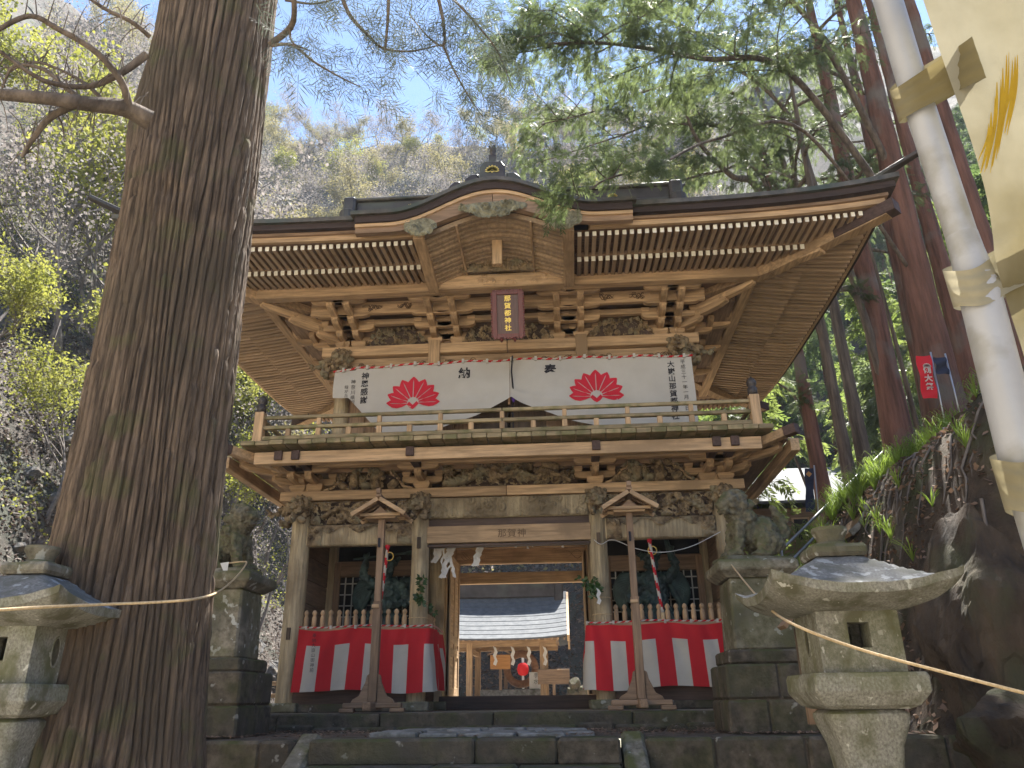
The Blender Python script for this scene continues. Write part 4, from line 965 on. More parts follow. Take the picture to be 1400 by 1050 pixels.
P = [[(x_, y_, -.20 + .012 * mnoise.noise(Vector((x_ * 2, y_ * 3, 0)))) for y_ in np.linspace(-3.45, -1.3, 16)] for x_ in np.linspace(-7, 4.6, 60)]
struct(yd.grid(P).build('forecourt_ground', SOIL, None, True))
pv = thing('paving', None, None, (0, 0, -.2)); struct(pv)
yy = -3.38
row = 0
while yy < -1.7:
    d = r.uniform(.26, .42); x = -1.0 + r.uniform(-.1, .1) + .1 * (yy + 3.4); xe = .62 + .12 * (yy + 3.4)
    while x < xe:
        w = r.uniform(.34, .62)
        if not (x > .2 and yy > -2.3):
            a = Matrix.Rotation(radians(r.uniform(-2, 6)), 3, 'Z'); MB().box((x + w / 2, yy + d / 2, .004 + r.uniform(0, .02)), (w - .02, d - .02, .07), a).build('paving_stone', PAVE, pv, bevel=.012)
        x += w
    yy += d
# scattered fallen stones on the forecourt
RKM = []
def rock_mesh(seed, mat_, name='rock', sub=2, rough=.35):
    bm = bmesh.new(); bmesh.ops.create_icosphere(bm, subdivisions=sub, radius=1); rr_ = random.Random(seed); off = Vector((rr_.uniform(0, 99), rr_.uniform(0, 99), 0))
    pl_ = [(Vector((rr_.gauss(0, 1), rr_.gauss(0, 1), rr_.gauss(0, 1))).normalized(), rr_.uniform(.52, .92)) for _ in range(26 if sub > 3 else 9)]
    for v in bm.verts: 
        for n0_, d0_ in pl_:
            e_ = v.co.dot(n0_) - d0_
            if e_ > 0: v.co -= n0_ * e_
        n_ = mnoise.noise(v.co * .9 + off) * rough * .6 + mnoise.noise(v.co * 2.4 + off) * rough * .25 + (abs(mnoise.noise(v.co * 3.1 + off * 2)) * .28 + abs(mnoise.noise(v.co * 9 + off)) * .12 - .1) * rough * (sub > 3); v.co *= 1 + n_
        v.co.z *= .65
    me = bpy.data.meshes.new(name); bm.to_mesh(me); bm.free(); me.materials.append(mat_); return me
RKM = [rock_mesh(i, STONED, sub=3) for i in range(5)]
for x_, y_, s_ in ((1.62, -2.2, .07), (1.9, -2.0, .09), (2.02, -2.3, .05), (.45, -2.0, .06), (-1.25, -2.1, .08), (1.75, -1.85, .05)):
    o = link('fallen_stone', RKM[int(s_ * 100) % 5], None, (x_, y_, -.18), scale=(s_ * 1.4, s_, s_)); setp(o, 'small loose stone lying on the bare forecourt soil', 'stone', 'loose stones on the forecourt')
stp = thing('stone_steps', None, None, (0, -3.6, -.2)); struct(stp)
zt_, yt_ = -.185, -3.42
for k in range(8):
    xa, xb = -1.46, 1.22; cuts = [xa] + sorted(r.uniform(xa + .5, xb - .5) for _ in range(2)) + [xb]
    if cuts[2] - cuts[1] < .4: cuts = [xa, -.55 + .2 * (k % 2), .55 - .2 * (k % 2), xb]
    for i in range(3):
        j = r.uniform(-.012, .012)
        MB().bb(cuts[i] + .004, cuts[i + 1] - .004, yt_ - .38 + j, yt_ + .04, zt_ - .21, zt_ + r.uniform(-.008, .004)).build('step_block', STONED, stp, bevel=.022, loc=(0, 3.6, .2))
    zt_ -= .195; yt_ -= .34
for s, x in ((-1, -1.56), (1, 1.34)):
    MB().beam((x, -3.36, -.24), (x, -6.2, -1.72), .20, .24).build('cheek_stone', STONE, stp, bevel=.03, loc=(0, 3.6, .2))
def wall(name, label, x0, x1, y, z0, z1, thick, mt, seed):
    t = thing(name, label, 'wall', ((x0 + x1) / 2, y, z0)); r = random.Random(seed); z = z0
    while z < z1 - .05:
        h = min(r.uniform(.36, .48), z1 - z); h = z1 - z if z1 - z - h < .15 else h; x = x0
        while x < x1 - .05:
            w = r.uniform(.45, .85); w = x1 - x if x1 - x - w < .25 else w; j = r.uniform(-.025, .02)
            MB().bb(x + .006 - t.location.x, x + w - .006 - t.location.x, j, thick, z + .006 - z0, z + h - .006 - z0).build('wall_block', mt, t, bevel=.025); x += w
        z += h
    MB().bb(x0 - t.location.x, x1 - t.location.x, .03, thick - .01, 0, z1 - z0 - .02).build('wall_core', SOIL, t)
    return t
wall('retaining_wall', 'low mossy retaining wall of dark blocks left of the steps', -6.6, -1.66, -3.62, -1.55, -.19, .35, STONED, 4)
wall('retaining_wall', 'low mossy retaining wall of dark blocks right of the steps', 1.44, 4.6, -3.62, -1.55, -.19, .35, STONED, 6)

# ------------------------------------------------------------------ stone guardian beasts on pedestals
STONEK = mat('dark mossy carved stone', (0.06, 0.052, 0.035), (0.19, 0.17, 0.12), scale=14, bump=.8, bdist=.012, bscale=35, moss=(.08, .085, .022), mossamt=.75, rough=.92, rand=0)
def komainu(t, face, big=1.0):
    """seated guardian lion-dog, looking towards +x * face, head turned to the front"""
    f = face; q = big
    B = [((-.12 * f, 0, .26), (.20, .15, .20)), ((.08 * f, 0, .34), (.15, .14, .19)), ((.14 * f, -.01, .50), (.13, .14, .15)), ((.20 * f, -.04, .60), (.13, .13, .12)), ((.30 * f, -.05, .57), (.075, .09, .06)), ((.29 * f, -.05, .50), (.07, .08, .03)),
         ((.26 * f, -.11, .65), (.035, .04, .03)), ((.26 * f, .02, .65), (.035, .04, .03)), ((.12 * f, -.14, .63), (.05, .03, .06)), ((.12 * f, .10, .63), (.05, .03, .06)), ((.14 * f, -.03, .70), (.11, .11, .04)),
         ('c', (.16 * f, -.10, .34), (.22 * f, -.11, .05), .07, .055), ('c', (.16 * f, .10, .34), (.22 * f, .11, .05), .07, .055), ((.26 * f, -.11, .035), (.08, .06, .04)), ((.26 * f, .11, .035), (.08, .06, .04)),
         ((-.14 * f, -.12, .15), (.16, .08, .13)), ((-.14 * f, .12, .15), (.16, .08, .13)), ((-.02 * f, -.14, .035), (.11, .06, .04)), ((-.02 * f, .14, .035), (.11, .06, .04)),
         ('c', (-.30 * f, 0, .16), (-.36 * f, 0, .40), .07, .06), ('c', (-.36 * f, 0, .40), (-.28 * f, 0, .56), .07, .03), ((-.37 * f, 0, .32), (.07, .06, .10))]
    for k in range(16):
        a = k * .785; zz = .42 + .13 * (k // 8); B.append((((.08 + .02 * (k // 8)) * f + .13 * cos(a) * .8, .14 * sin(a), zz + .02 * (k % 2)), (.045, .045, .06)))
    Q = []
    for b in B:
        if b[0] == 'c': Q.append(('c', tuple(v * q for v in b[1]), tuple(v * q for v in b[2]), b[3] * q, b[4] * q))
        else: Q.append((tuple(v * q for v in b[0]), tuple(v * q for v in b[1])))
    return sculpt('body', Q, .011, STONEK, t, 2, disp=.022, dscale=.05)
for s, px_, lab, plab in ((-1, -2.90, 'mossy stone guardian lion-dog beside the giant cedar, left of the gate', 'tall stone pedestal under the left guardian beast, half behind the giant cedar'),
                    (1, 2.74, 'mossy stone guardian lion-dog at the right of the gate', 'tall mossy stone pedestal under the right guardian beast')):
    t = thing('stone_pedestal', plab, 'pedestal', (px_, -2.55, -.2), 'guardian pedestals'); r = random.Random(20 + s)
    for z0, z1, hw in ((-.0, .30, .46), (.30, .62, .45)):
        cut = r.uniform(-.12, .12)
        for x0, x1 in ((-hw, cut), (cut, hw)):
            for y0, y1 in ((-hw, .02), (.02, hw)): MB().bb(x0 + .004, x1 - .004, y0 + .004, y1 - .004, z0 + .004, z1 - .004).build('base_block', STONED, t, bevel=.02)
    MB().box((0, 0, .31), (.84, .84, .60)).build('base_core', SOIL, t)  # hidden core added to stop sunlight showing through the block gaps
    MB().box((0, 0, .685), (.78, .78, .13)).build('plinth', STONED, t, bevel=.02)
    MB().box((0, 0, 1.10), (.62, .62, .70), taper=.92).build('shaft', STONE, t, bevel=.02)
    m = MB().lathe((0, 0, 1.45), [(.31, 0), (.37, .05), (.40, .07), (.40, .15), (.37, .17)], 4, sq=True, rot=0); m.build('capstone', STONE, t, bevel=.012)
    b = thing('guardian_beast', lab, 'statue', (px_ + s * .06, -2.55, 1.42), 'stone guardian beasts', rz=s * radians(12))
    MB().bb(-.40, .36, -.2, .2, .0, .06).build('statue_base', STONE, b, bevel=.02); k = komainu(b, -s, 1.0); k.location = (0, 0, .05)

# ------------------------------------------------------------------ foreground stone lanterns
def lantern(x, y, hw, label, mirror=1, seed=0):
    hw = hw / .76; t = thing('stone_lantern', label, 'stone lantern', (x, y, -1.55), 'large stone lanterns in the foreground'); t.scale = (.76, .76, 1)
    prof = [(.20, .35), (.185, .6), (.18, .95), (.185, 1.15), (.195, 1.30), (.215, 1.42), (.26, 1.51), (.275, 1.55), (.275, 1.575), (.24, 1.595)]
    MB().lathe((0, 0, 0), [(.40, 0), (.40, .22), (.34, .30), (.22, .36)], 4, sq=True).build('base', GRANL, t, bevel=.02)
    # square shaft with concave flare, rounded edges
    P = []
    for rr_, z in prof[0:]:
        ring = []
        for k in range(48):
            a = 2 * pi * (k + .5) / 48; c_, s_ = cos(a), sin(a); e = (abs(c_) ** 7 + abs(s_) ** 7) ** (-1 / 7); ring.append((rr_ * c_ * e, rr_ * s_ * e, z))
        P.append(ring)
    m = MB().grid(P, closed=True); m.f.append(tuple(range(len(P) * 48 - 48, len(P) * 48))); m.m.append(0); m.build('shaft', GRANL, t, True, sharp=35)
    MB().lathe((0, 0, 0), [(.26, 1.597), (.32, 1.615), (.375, 1.67), (.385, 1.685), (.385, 1.765), (.37, 1.775)], 4, sq=True).build('platform_stone', GRANL, t, bevel=.012)
    f = MB(); h = .285; z0, z1 = 1.777, 2.10; wz0, wz1, wx = 1.90, 2.03, .075
    for sx in (-1, 1):
        f.bb(min(sx * wx, sx * h), max(sx * wx, sx * h), -h, -h + .17, z0, z1); f.bb(min(sx * wx, sx * h), max(sx * wx, sx * h), h - .17, h, z0, z1); f.bb(min(sx * .14, sx * h), max(sx * .14, sx * h), -h + .17, h - .17, z0, z1)
    for sy in (-1, 1): f.bb(-wx, wx, min(sy * h, sy * (h - .17)), max(sy * h, sy * (h - .17)), z0, wz0); f.bb(-wx, wx, min(sy * h, sy * (h - .17)), max(sy * h, sy * (h - .17)), wz1, z1)
    fb = f.build('firebox', GRANL, t)
    for sx in (-1, 1):   # raised border panels and a flat dark oval painted as a recess's shade
        MB().tube([(sx * (h + .001), .06 * cos(a * pi / 8) * .8, 1.955 + .085 * sin(a * pi / 8)) for a in range(17)], .007, 5).build('oval_rim', GRANL, fb, True)
        MB().prism([(.045 * cos(a * pi / 8), .08 * sin(a * pi / 8)) for a in range(16)], (sx * (h - .0), 0, 1.955), (0, 1, 0), (0, 0, 1), (sx * .002, 0, 0)).build('oval_shade', STONED, fb)
    # roof
    N = 28; r = random.Random(seed); top = []; und = []
    for i in range(N + 1):
        a, b = [], []
        for j in range(N + 1):
            u, v = -1 + 2 * i / N, -1 + 2 * j / N; d = max(abs(u), abs(v)); cn = (abs(u) * abs(v)) ** 2.2
            x_, y_ = u * hw * (1 + .03 * cn), v * hw * (1 + .03 * cn)
            z = 2.205 + .22 * max(0, 1 - d / 1.0) ** 1.15 * 1.25 + .075 * cn * (d ** 4)
            if d < .34: z = 2.205 + .22 * (1 - .34) ** 1.15 * 1.25 + .015
            zu = 2.085 + .070 * max(0, (d - .42) / .58) ** 1.3 + .085 * cn * d ** 4
            nz = .006 * mnoise.noise(Vector((x_ * 9, y_ * 9, seed))); a.append((x_, y_, z + nz)); b.append((x_ * .985, y_ * .985, min(zu, z - .035) + nz))
        top.append(a); und.append(b)
    m = MB().grid(top).grid(und, flip=True); n0 = (N + 1) ** 2
    ring = [(i, 0) for i in range(N + 1)] + [(N, j) for j in range(1, N + 1)] + [(i, N) for i in range(N - 1, -1, -1)] + [(0, j) for j in range(N - 1, 0, -1)]
    nt_ = len(m.f)
    for k in range(len(ring)): a, b = ring[k], ring[(k + 1) % len(ring)]; i0, i1 = a[0] * (N + 1) + a[1], b[0] * (N + 1) + b[1]; m.f.append((i0, i1, i1 + n0, i0 + n0)); m.m.append(1)
    for k in range(N * N, 2 * N * N): m.m[k] = 1
    m.build('roof', [GRANT, GRANL], t, True, sharp=40)
    MB().box((0, 0, 2.435), (.40, .40, .07)).build('neck_slab', STONE, t, bevel=.02)
    o = MB().lathe((0, 0, 2.46), [(.13, 0), (.125, .02), (.10, .035), (.105, .06), (.135, .10), (.13, .12), (.06, .125)], 20).build('jewel_cup', STONE, t, True, sharp=50)
    return t
lanR = lantern(2.38, -6.31, .475, 'grainy granite stone lantern with a hole through its lamp box, by the right pedestal', 1, 3)
lanL = lantern(-2.45, -6.34, .475, 'granite stone lantern with an oval on its side, half in front of the giant cedar', -1, 8)
for ch in lanR.children:
    if ch.name.startswith('shaft'): text_mesh('大', .2, STONED, lambda u, v: (u, -.190, 1.10 + v), parent=lanR, name='carved_character')

# ------------------------------------------------------------------ ropes strung from the pedestals
rp = MB().tube(smooth_path([at(-30, 836, -7.3), at(60, 830, -7.1), at(150, 826, -6.8), at(220, 823, -6.65), at(272, 818, -6.45), at(300, 808, -5.2), at(322, 790, -4.0), at(337, 770, -3.12), at(330, 768, -3.05), at(313, 770, -3.0)]), .008, 6).build('straw_cord', ROPE, None, True)
setp(rp, 'thin straw cord strung from the left pedestal past the giant cedar', 'cord', 'cords strung from the pedestals')
rp = MB().tube(smooth_path([at(1000, 772, -3.05), at(1018, 795, -3.8), at(1042, 822, -5.2), at(1078, 850, -6.98), at(1170, 886, -7.1), at(1290, 919, -7.3), at(1410, 950, -7.6)]), .0075, 6).build('straw_cord', ROPE, None, True)
setp(rp, 'thin straw cord running in front of the right stone lantern to the pedestal', 'cord', 'cords strung from the pedestals')
pt = MB().grid([[at(307 + 2 * k - 6, 770 + 5 * k, -3.06), at(313 - k, 768 + 6 * k, -3.06)] for k in range(3)]).build('paper_scrap', PAPER, None, recalc=False); setp(pt, 'small white paper folded over the cord on the left pedestal', 'paper')
for j, (x_, y_) in enumerate(((1075, 850), (1086, 855))): pass

# ------------------------------------------------------------------ tall white pole with flag
POLE = mat('white plastic pole', (0.26, 0.27, 0.30), (0.32, 0.33, 0.36), rough=.35, bump=.05, rand=0, scale=3, c3=(.20, .20, .19), c3scale=7, c3amt=.35)
FLAG = mat('stained banner cloth', (0.23, 0.21, 0.145), (0.34, 0.315, 0.235), scale=2.2, bump=.25, bscale=9, bdist=.01, c3=(.15, .125, .06), c3amt=.6, c3scale=1.6, transl=.3, rand=0)
YGLOW = mat('yellow print with painted glow', (0.42, 0.27, 0.015), (0.52, 0.36, 0.03), transl=.4, rand=0, bump=0)  # yellow print colour with the flag's backlit glow painted in
fp = thing('flag_pole', 'tall white plastic pole leaning in from the upper right corner', 'pole', tuple(at_d(1500, 1000, 1.9)))
D0 = Vector(fp.location)
ptsp = [(1196, -60, 1.95), (1252, 130, 1.82), (1322, 345, 1.70), (1335, 385, 1.68), (1400, 640, 1.52), (1480, 900, 1.45)]
pp = [at_d(a, b, c) - D0 for a, b, c in ptsp]
MB().tube([pp[0], pp[1], pp[2]], .032, 24).build('upper_tube', POLE, fp, True, sharp=50)
MB().tube([pp[2] - (pp[3] - pp[2]) * .6, pp[2], pp[3]], [.0325, .034, .040], 24).build('tapered_joint', POLE, fp, True, sharp=50)
MB().tube([pp[3], pp[4], pp[5]], .0405, 24).build('lower_tube', POLE, fp, True, sharp=50)
MB().tube([pp[3] + (pp[2] - pp[3]) * .1, pp[3] + (pp[4] - pp[3]) * .02], .0415, 24).build('joint_rim', POLE, fp, True, sharp=50)
fl = thing('tied_flag', 'stained cream banner with a yellow print and backlit glow painted as golden strokes, tied to the white pole', 'flag', tuple(D0))
edge = [(1240, -60), (1262, 0), (1285, 70), (1306, 130), (1330, 200), (1348, 265), (1357, 320), (1362, 360), (1382, 430), (1398, 480), (1420, 560), (1450, 700)]
P = []
E2 = smooth_path([(a, b, 0) for a, b in edge], 5)
for i, e in enumerate(E2):
    row = []
    for j in range(21):
        u = j / 20; fx = e.x + 330 * u; fy = e.y - 60 * u; D = 1.72 - .0002 * (e.y) + .10 * u + .025 * sin(u * 9 + i * .12) * min(1, u * 3) + .012 * sin(i * .5 + u * 20) * (1 - u); row.append(at_d(fx, fy, D) - D0)
    P.append(row)
m = MB().grid(P); m.build('flag_cloth', FLAG, fl, True, recalc=False)
def fpt(fx, fy):   # point on the flag, lifted towards the viewer
    i = min(range(len(E2)), key=lambda k: abs(E2[k].y - 60 * max(0, (fx - E2[k].x) / 330) - fy)); u = (fx - E2[i].x) / 330
    D = 1.72 - .0002 * E2[i].y + .10 * u + .025 * sin(u * 9 + i * .12) * min(1, u * 3) + .012 * sin(i * .5 + u * 20) * (1 - u); return at_d(fx, fy, D - .006) - D0
ym = MB(); ry_ = random.Random(4)  # strokes that draw the light shining through the yellow print
for k in range(11):
    a0 = 1352 + k * 3.9 + ry_.uniform(-1, 1); b0 = 175 - 100 * sin(min(1, k / 7) * 1.4) + ry_.uniform(-8, 8); b1 = 222 + 14 * sin(k * .6) + ry_.uniform(-8, 8) - (k > 7) * 35; w = ry_.uniform(2.2, 4.6)
    ym.grid([[fpt(a0 - 12 * q / 8 + 3 * sin(q * .5) - w * sin(pi * (q + .6) / 9.2) / 1.6, b0 + (b1 - b0) * q / 8), fpt(a0 - 12 * q / 8 + 3 * sin(q * .5) + w * sin(pi * (q + .6) / 9.2) / 1.6, b0 + (b1 - b0) * q / 8)] for q in range(9)])
ym.build('glow_strokes', YGLOW, fl, recalc=False)
def loop(fx0, fy0, pxp, pyp, w, Dp, r):   # strap from the cloth round the pole
    A = at_d(fx0, fy0, 1.70) - D0; B = at_d(pxp, pyp, Dp) - D0; ax = (pp[2] - pp[0]).normalized(); P = []; v = (B + D0 - CAM).normalized(); side = (B - A); side = (side - ax * side.dot(ax)); side = (side - v * side.dot(v)).normalized(); r += .006
    ctrl = [A - v * .012, A.lerp(B, .5) - v * (r * .7), B - v * r - side * r * .3, B - v * r * .75 + side * r * .75, B + side * r, B + v * r * .75 + side * r * .7, B + v * r, A.lerp(B, .4) + v * r * .6, A + v * .02]
    q = smooth_path(ctrl, 7)
    for k, c in enumerate(q): P.append([c + ax * (w / 2) * (q_ / 5 - 1) * (1 - .25 * sin(pi * min(1, k / len(q) * 1.6))) - v * .004 * sin(q_ * 1.9 + k * .15) for q_ in range(11)])
    MB().grid(P).build('tie_strap', FLAG, fl, True, recalc=False)
loop(1338, 78, 1245, 132, .11, 1.82, .033); loop(1425, 345, 1330, 392, .11, 1.675, .041); loop(1450, 620, 1402, 665, .13, 1.51, .041)
# ------------------------------------------------------------------ terrain
def sstep(a, b, x): t = np.clip((x - a) / (b - a), 0, 1); return t * t * (3 - 2 * t)
def fbm(X, Y, f, seed, oct=5):
    r = np.random.RandomState(seed); out = np.zeros_like(X, dtype=float); amp = 1
    for o in range(oct):
        for k in range(3):
            a = r.uniform(0, 2 * pi); out += amp * np.sin((X * cos(a) + Y * sin(a)) * f * r.uniform(.8, 1.3) + r.uniform(0, 6) + 1.3 * np.sin((X * sin(a) - Y * cos(a)) * f * .7 + r.uniform(0, 6))) / 3
        f *= 2.1; amp *= .5
    return out
def ground(X, Y):
    X = np.asarray(X, float); Y = np.asarray(Y, float)
    base = -1.55 + 1.27 * sstep(-3.75, -3.45, Y)
    toeL = -7.2 + .25 * np.clip(Y, 0, 30) * 0
    left = np.clip(toeL - X, 0, None); back = np.clip(Y - 20, 0, 68)
    h = (left ** 3 * 1.4 ** 3 + (back * 1.2) ** 3) ** (1 / 3)
    h = np.minimum(h, 90 + 0 * h)
    rgt = X - (3.75 + .35 * np.clip(Y - 2.5, 0, 30)); bank = 3.3 * sstep(0, 1.7, rgt) * (1 - .3 * sstep(3, 10, Y)) + .42 * np.clip(rgt - 1.5, 0, 30) + 1.3 * sstep(-5.5, -8, Y) * sstep(0, 1.5, rgt)
    nz = fbm(X, Y, .55, 3) * (.25 + .5 * sstep(0, 12, h)) * sstep(0.2, 3, h) + fbm(X, Y, .09, 5, 3) * 3.5 * sstep(6, 40, h)
    rk = np.abs(fbm(X, Y, 1.1, 9)) * .55 * sstep(.5, 3, h) * (1 - sstep(20, 40, h))
    bk = fbm(X, Y, 1.6, 12) * .16 * sstep(.2, 1.2, bank)
    return base + h + nz + rk + np.maximum(bank + bk, 0)
def gz(x, y): return float(ground(np.array([x]), np.array([y]))[0])
def terr(name, x0, x1, y0, y1, nx, ny, mt, hole=None):
    xs, ys = np.linspace(x0, x1, nx), np.linspace(y0, y1, ny); Y, X = np.meshgrid(ys, xs, indexing='ij'); Z = ground(X, Y)
    V = np.stack([X, Y, Z], -1).reshape(-1, 3); idx = np.arange(nx * ny).reshape(ny, nx)
    F = np.stack([idx[:-1, :-1], idx[:-1, 1:], idx[1:, 1:], idx[1:, :-1]], -1).reshape(-1, 4)
    if hole is not None:
        c = V[F].mean(1); F = F[~hole(c[:, 0], c[:, 1])]
    o = link(name, npmesh(name, V, F, mt, smooth=False)); o['kind'] = 'structure'; return o
LITT = mat('leaf litter slope', (0.035, 0.030, 0.026), (0.105, 0.088, 0.078), scale=3.2, bump=1.0, bdist=.08, bscale=14, c3=(.06, .065, .05), c3scale=.6, c3amt=.7, spots=((.16, .145, .135), 4.5, .66), rough=1)
BANKM = mat('dark earth bank', (0.03, 0.022, 0.016), (0.12, 0.085, 0.06), scale=2.5, bump=1.0, bdist=.08, bscale=9, c3=(.05, .06, .02), c3scale=1.2, c3amt=.6, rough=1)
incore = lambda x, y: (np.abs(x) < 3.7) & (y > -3.3) & (y < 3.6)
terr('hillside', -46, 3.4, -3.4, 46, 230, 230, LITT, lambda x, y: ((x > -4.0) & (y < 3.6)))
terr('mountain', -150, 120, 45.8, 120, 130, 60, LITT)
terr('mountain', -150, -45.8, -60, 46, 50, 50, LITT)
terr('right_bank', 3.35, 20, -8.2, 14, 150, 190, BANKM)
terr('far_right_slope', 3.35, 120, 13.9, 46, 100, 40, LITT); terr('far_right_slope', 19.9, 120, -60, 14, 50, 40, LITT)
BOUNCEG = mat('pale bounce ground', (.36, .315, .24), (.50, .44, .34), scale=9, bump=.6, bdist=.02, bscale=60, rough=.95)  # pale ground behind the camera, added to bounce sun onto the gate
terr('foreground_ground', -46, 3.4, -8.2, -3.39, 90, 30, SOIL); terr('unseen_bounce_ground', -46, 20, -60, -8.1, 60, 40, BOUNCEG)
cy = MB().bb(-6, 3.6, 3.85, 20, -.35, -.06); struct(cy.build('courtyard', mat('bright gravel court', (.24, .20, .15), (.40, .34, .27), scale=8, bump=.5), None))

# ------------------------------------------------------------------ foliage machinery
def norm(a): return a / np.maximum(np.linalg.norm(a, axis=-1, keepdims=True), 1e-9)
def frames(D, rs, rollamt=1.0):
    D = norm(D); A = rs.randn(*D.shape) * rollamt + np.array([0, 0, 1.0]); X = norm(np.cross(D, A)); Z = np.cross(X, D); return np.stack([X, D, Z], -1)   # columns
def scatter(TV, TF, pos, R, sc):
    V = np.einsum('nij,kj->nki', R, TV) * sc[:, None, None] + pos[:, None, :]; n, k = V.shape[:2]
    F = (TF[None] + (np.arange(n) * k)[:, None, None]).reshape(-1, TF.shape[1]); return V.reshape(-1, 3), F
def frond(n=9, w=.055, curl=.15, seed=0, l0=.42):      # flat feather spray along +y, unit length; triangles
    r = np.random.RandomState(seed); V = []; F = []
    V += [(-.008, 0, 0), (.008, 0, 0), (0, 1, -curl)]; F.append((0, 1, 2))
    for i in range(n):
        t = .12 + .86 * i / n
        for s in (-1, 1):
            L_ = l0 * (1 - .6 * t) * r.uniform(.7, 1.15); a = radians(r.uniform(32, 50)); b = len(V); c = np.array([0, t, -curl * t * t])
            e = c + np.array([s * sin(a) * L_, cos(a) * L_, -curl * .5 * L_ + r.uniform(-.05, .05)]); m_ = (c + e) / 2; p = np.array([cos(a) * w * .5, -s * sin(a) * w * .5, 0])
            V += [tuple(c), tuple(m_ + p), tuple(e), tuple(m_ - p)]; F += [(b, b + 1, b + 2), (b, b + 2, b + 3)]
    return np.array(V), np.array(F)
LEAFM = {}
def leafmat(nm, c1, c2, tr=.35, rough=.7):
    return mat(nm, c1, c2, scale=1.3, bump=0, rand=.12, transl=tr, rough=rough, ramp=(.35, .65))
HIN = leafmat('cypress foliage', (0.078, 0.108, 0.042), (0.165, 0.205, 0.08), .6, .5)
HINB = leafmat('cypress foliage painted sunlit', (0.07, 0.115, 0.035), (0.16, 0.215, 0.07), .6)  # sunlit brightness of the far conifers put into the leaf colour
SUGI = leafmat('grey green needles', (0.06, 0.075, 0.06), (0.12, 0.14, 0.11), .3)
YLEAF = leafmat('young yellow leaves', (0.20, 0.22, 0.035), (0.33, 0.33, 0.08), .5)
PLEAF = leafmat('pale spring leaves', (0.20, 0.18, 0.08), (0.32, 0.285, 0.14), .5)
LLEAF = leafmat('mauve buds', (0.155, 0.14, 0.135), (0.25, 0.225, 0.215), .5)
GRS = leafmat('fern grass', (0.14, 0.22, 0.03), (0.28, 0.38, 0.06), .55)
BRED = mat('red cypress bark', (0.075, 0.035, 0.024), (0.205, 0.098, 0.068), scale=1.5, stretch=(5, 5, .5), bump=1.0, bdist=.03, bscale=4, c3=(.15, .12, .10), c3scale=1.0, c3amt=.4, rough=.95, rand=.15)
BGRY = mat('grey brown bark', (0.06, 0.045, 0.035), (0.18, 0.14, 0.11), scale=2, stretch=(6, 6, .6), bump=1.0, bdist=.02, bscale=5, rough=.95)
BPAL = mat('pale bare branch', (0.09, 0.075, 0.068), (0.19, 0.165, 0.15), scale=5, bump=.4, rough=.95)

class Tree:
    def __init__(s, seed): s.r = random.Random(seed); s.rs = np.random.RandomState(seed); s.wood = MB(); s.pos = []; s.dir = []; s.sc = []
    def limb(s, pts, r0, r1=.006, n=6, sides=6):
        q = smooth_path(pts, n); k = len(q); s.wood.tube(q, [r0 + (r1 - r0) * (i / (k - 1)) ** .8 for i in range(k)], sides, cap=False); return q
    def sprays(s, q, per, size, spread=.12, t0=.15, droop=.5, side=.8):
        for i in range(per):
            t = s.r.uniform(t0, 1) * (len(q) - 1); i0 = min(int(t), len(q) - 2); p = q[i0].lerp(q[i0 + 1], t - i0); d = (q[i0 + 1] - q[i0]).normalized()
            j = Vector((s.r.gauss(0, 1), s.r.gauss(0, 1), s.r.gauss(0, .6))) * side; s.pos.append(tuple(p + Vector((s.r.gauss(0, 1), s.r.gauss(0, 1), s.r.gauss(0, .7))) * spread)); s.dir.append(tuple(d + j + Vector((0, 0, -droop)))); s.sc.append(size * s.r.uniform(.5, 1.35))
    def branch(s, a, d, L_, r0, per, size, sub=6, droop=.3, sides=5, wig=.12, spread=.1, sd=.5):
        """a limb with side twigs carrying sprays"""
        d = Vector(d).normalized(); pts = [Vector(a)]; p = Vector(a)
        for k in range(4):
            d = (d + Vector((s.r.gauss(0, wig), s.r.gauss(0, wig), s.r.gauss(0, wig) - droop * .12))).normalized(); p = p + d * L_ / 4; pts.append(p.copy())
        q = s.limb(pts, r0, .005, 4, sides)
        for k in range(sub):
            t = (.2 + .75 * k / max(1, sub)) * (len(q) - 1); i0 = min(int(t), len(q) - 2); b = q[i0]; dd = (q[i0 + 1] - q[i0]).normalized()
            sdv = dd.cross(Vector((0, 0, 1))).normalized() * (1 if k % 2 else -1); l2 = L_ * s.r.uniform(.22, .45) * (1 - .4 * t / len(q)); e = (dd * .6 + sdv * s.r.uniform(.5, 1) + Vector((0, 0, s.r.uniform(-.5, .15)))).normalized()
            q2 = s.limb([b, b + e * l2 * .5 + Vector((0, 0, .03)), b + e * l2 + Vector((0, 0, -droop * l2 * .5))], r0 * .4, .003, 3, 4); s.sprays(q2, per, size, spread, .1, droop, sd)
        s.sprays(q, per, size, spread, .45, droop, sd); return q
    def crown(s, name, mt, parent, TVF, roll=.8):
        pos = np.array(s.pos); D = np.array(s.dir); sc = np.array(s.sc); V, F = scatter(TVF[0], TVF[1], pos, frames(D, s.rs, roll), sc)
        o = link(name, npmesh(name, V, F, mt), parent); o['kind'] = 'stuff'; return o
def taper(p, h, r, bend, seed, n=14, flare=1.5):
    rr_ = random.Random(seed); P = []; R_ = []; x, y, z = p; ax = rr_.uniform(0, 6)
    for i in range(n + 1):
        t = i / n; P.append((x + bend * sin(t * 2.2 + ax) - bend * sin(ax), y + bend * cos(t * 1.7 + ax) - bend * cos(ax), z - .4 + (h + .4) * t)); R_.append(r * (1 - .82 * t) * (1 + (flare - 1) * math.exp(-t * 14)))
    return P, R_
FR = frond(12, .048, .2, 1, .40); FRB = frond(6, .10, .25, 2, .5); FRN = frond(7, .022, .12, 4, .5)
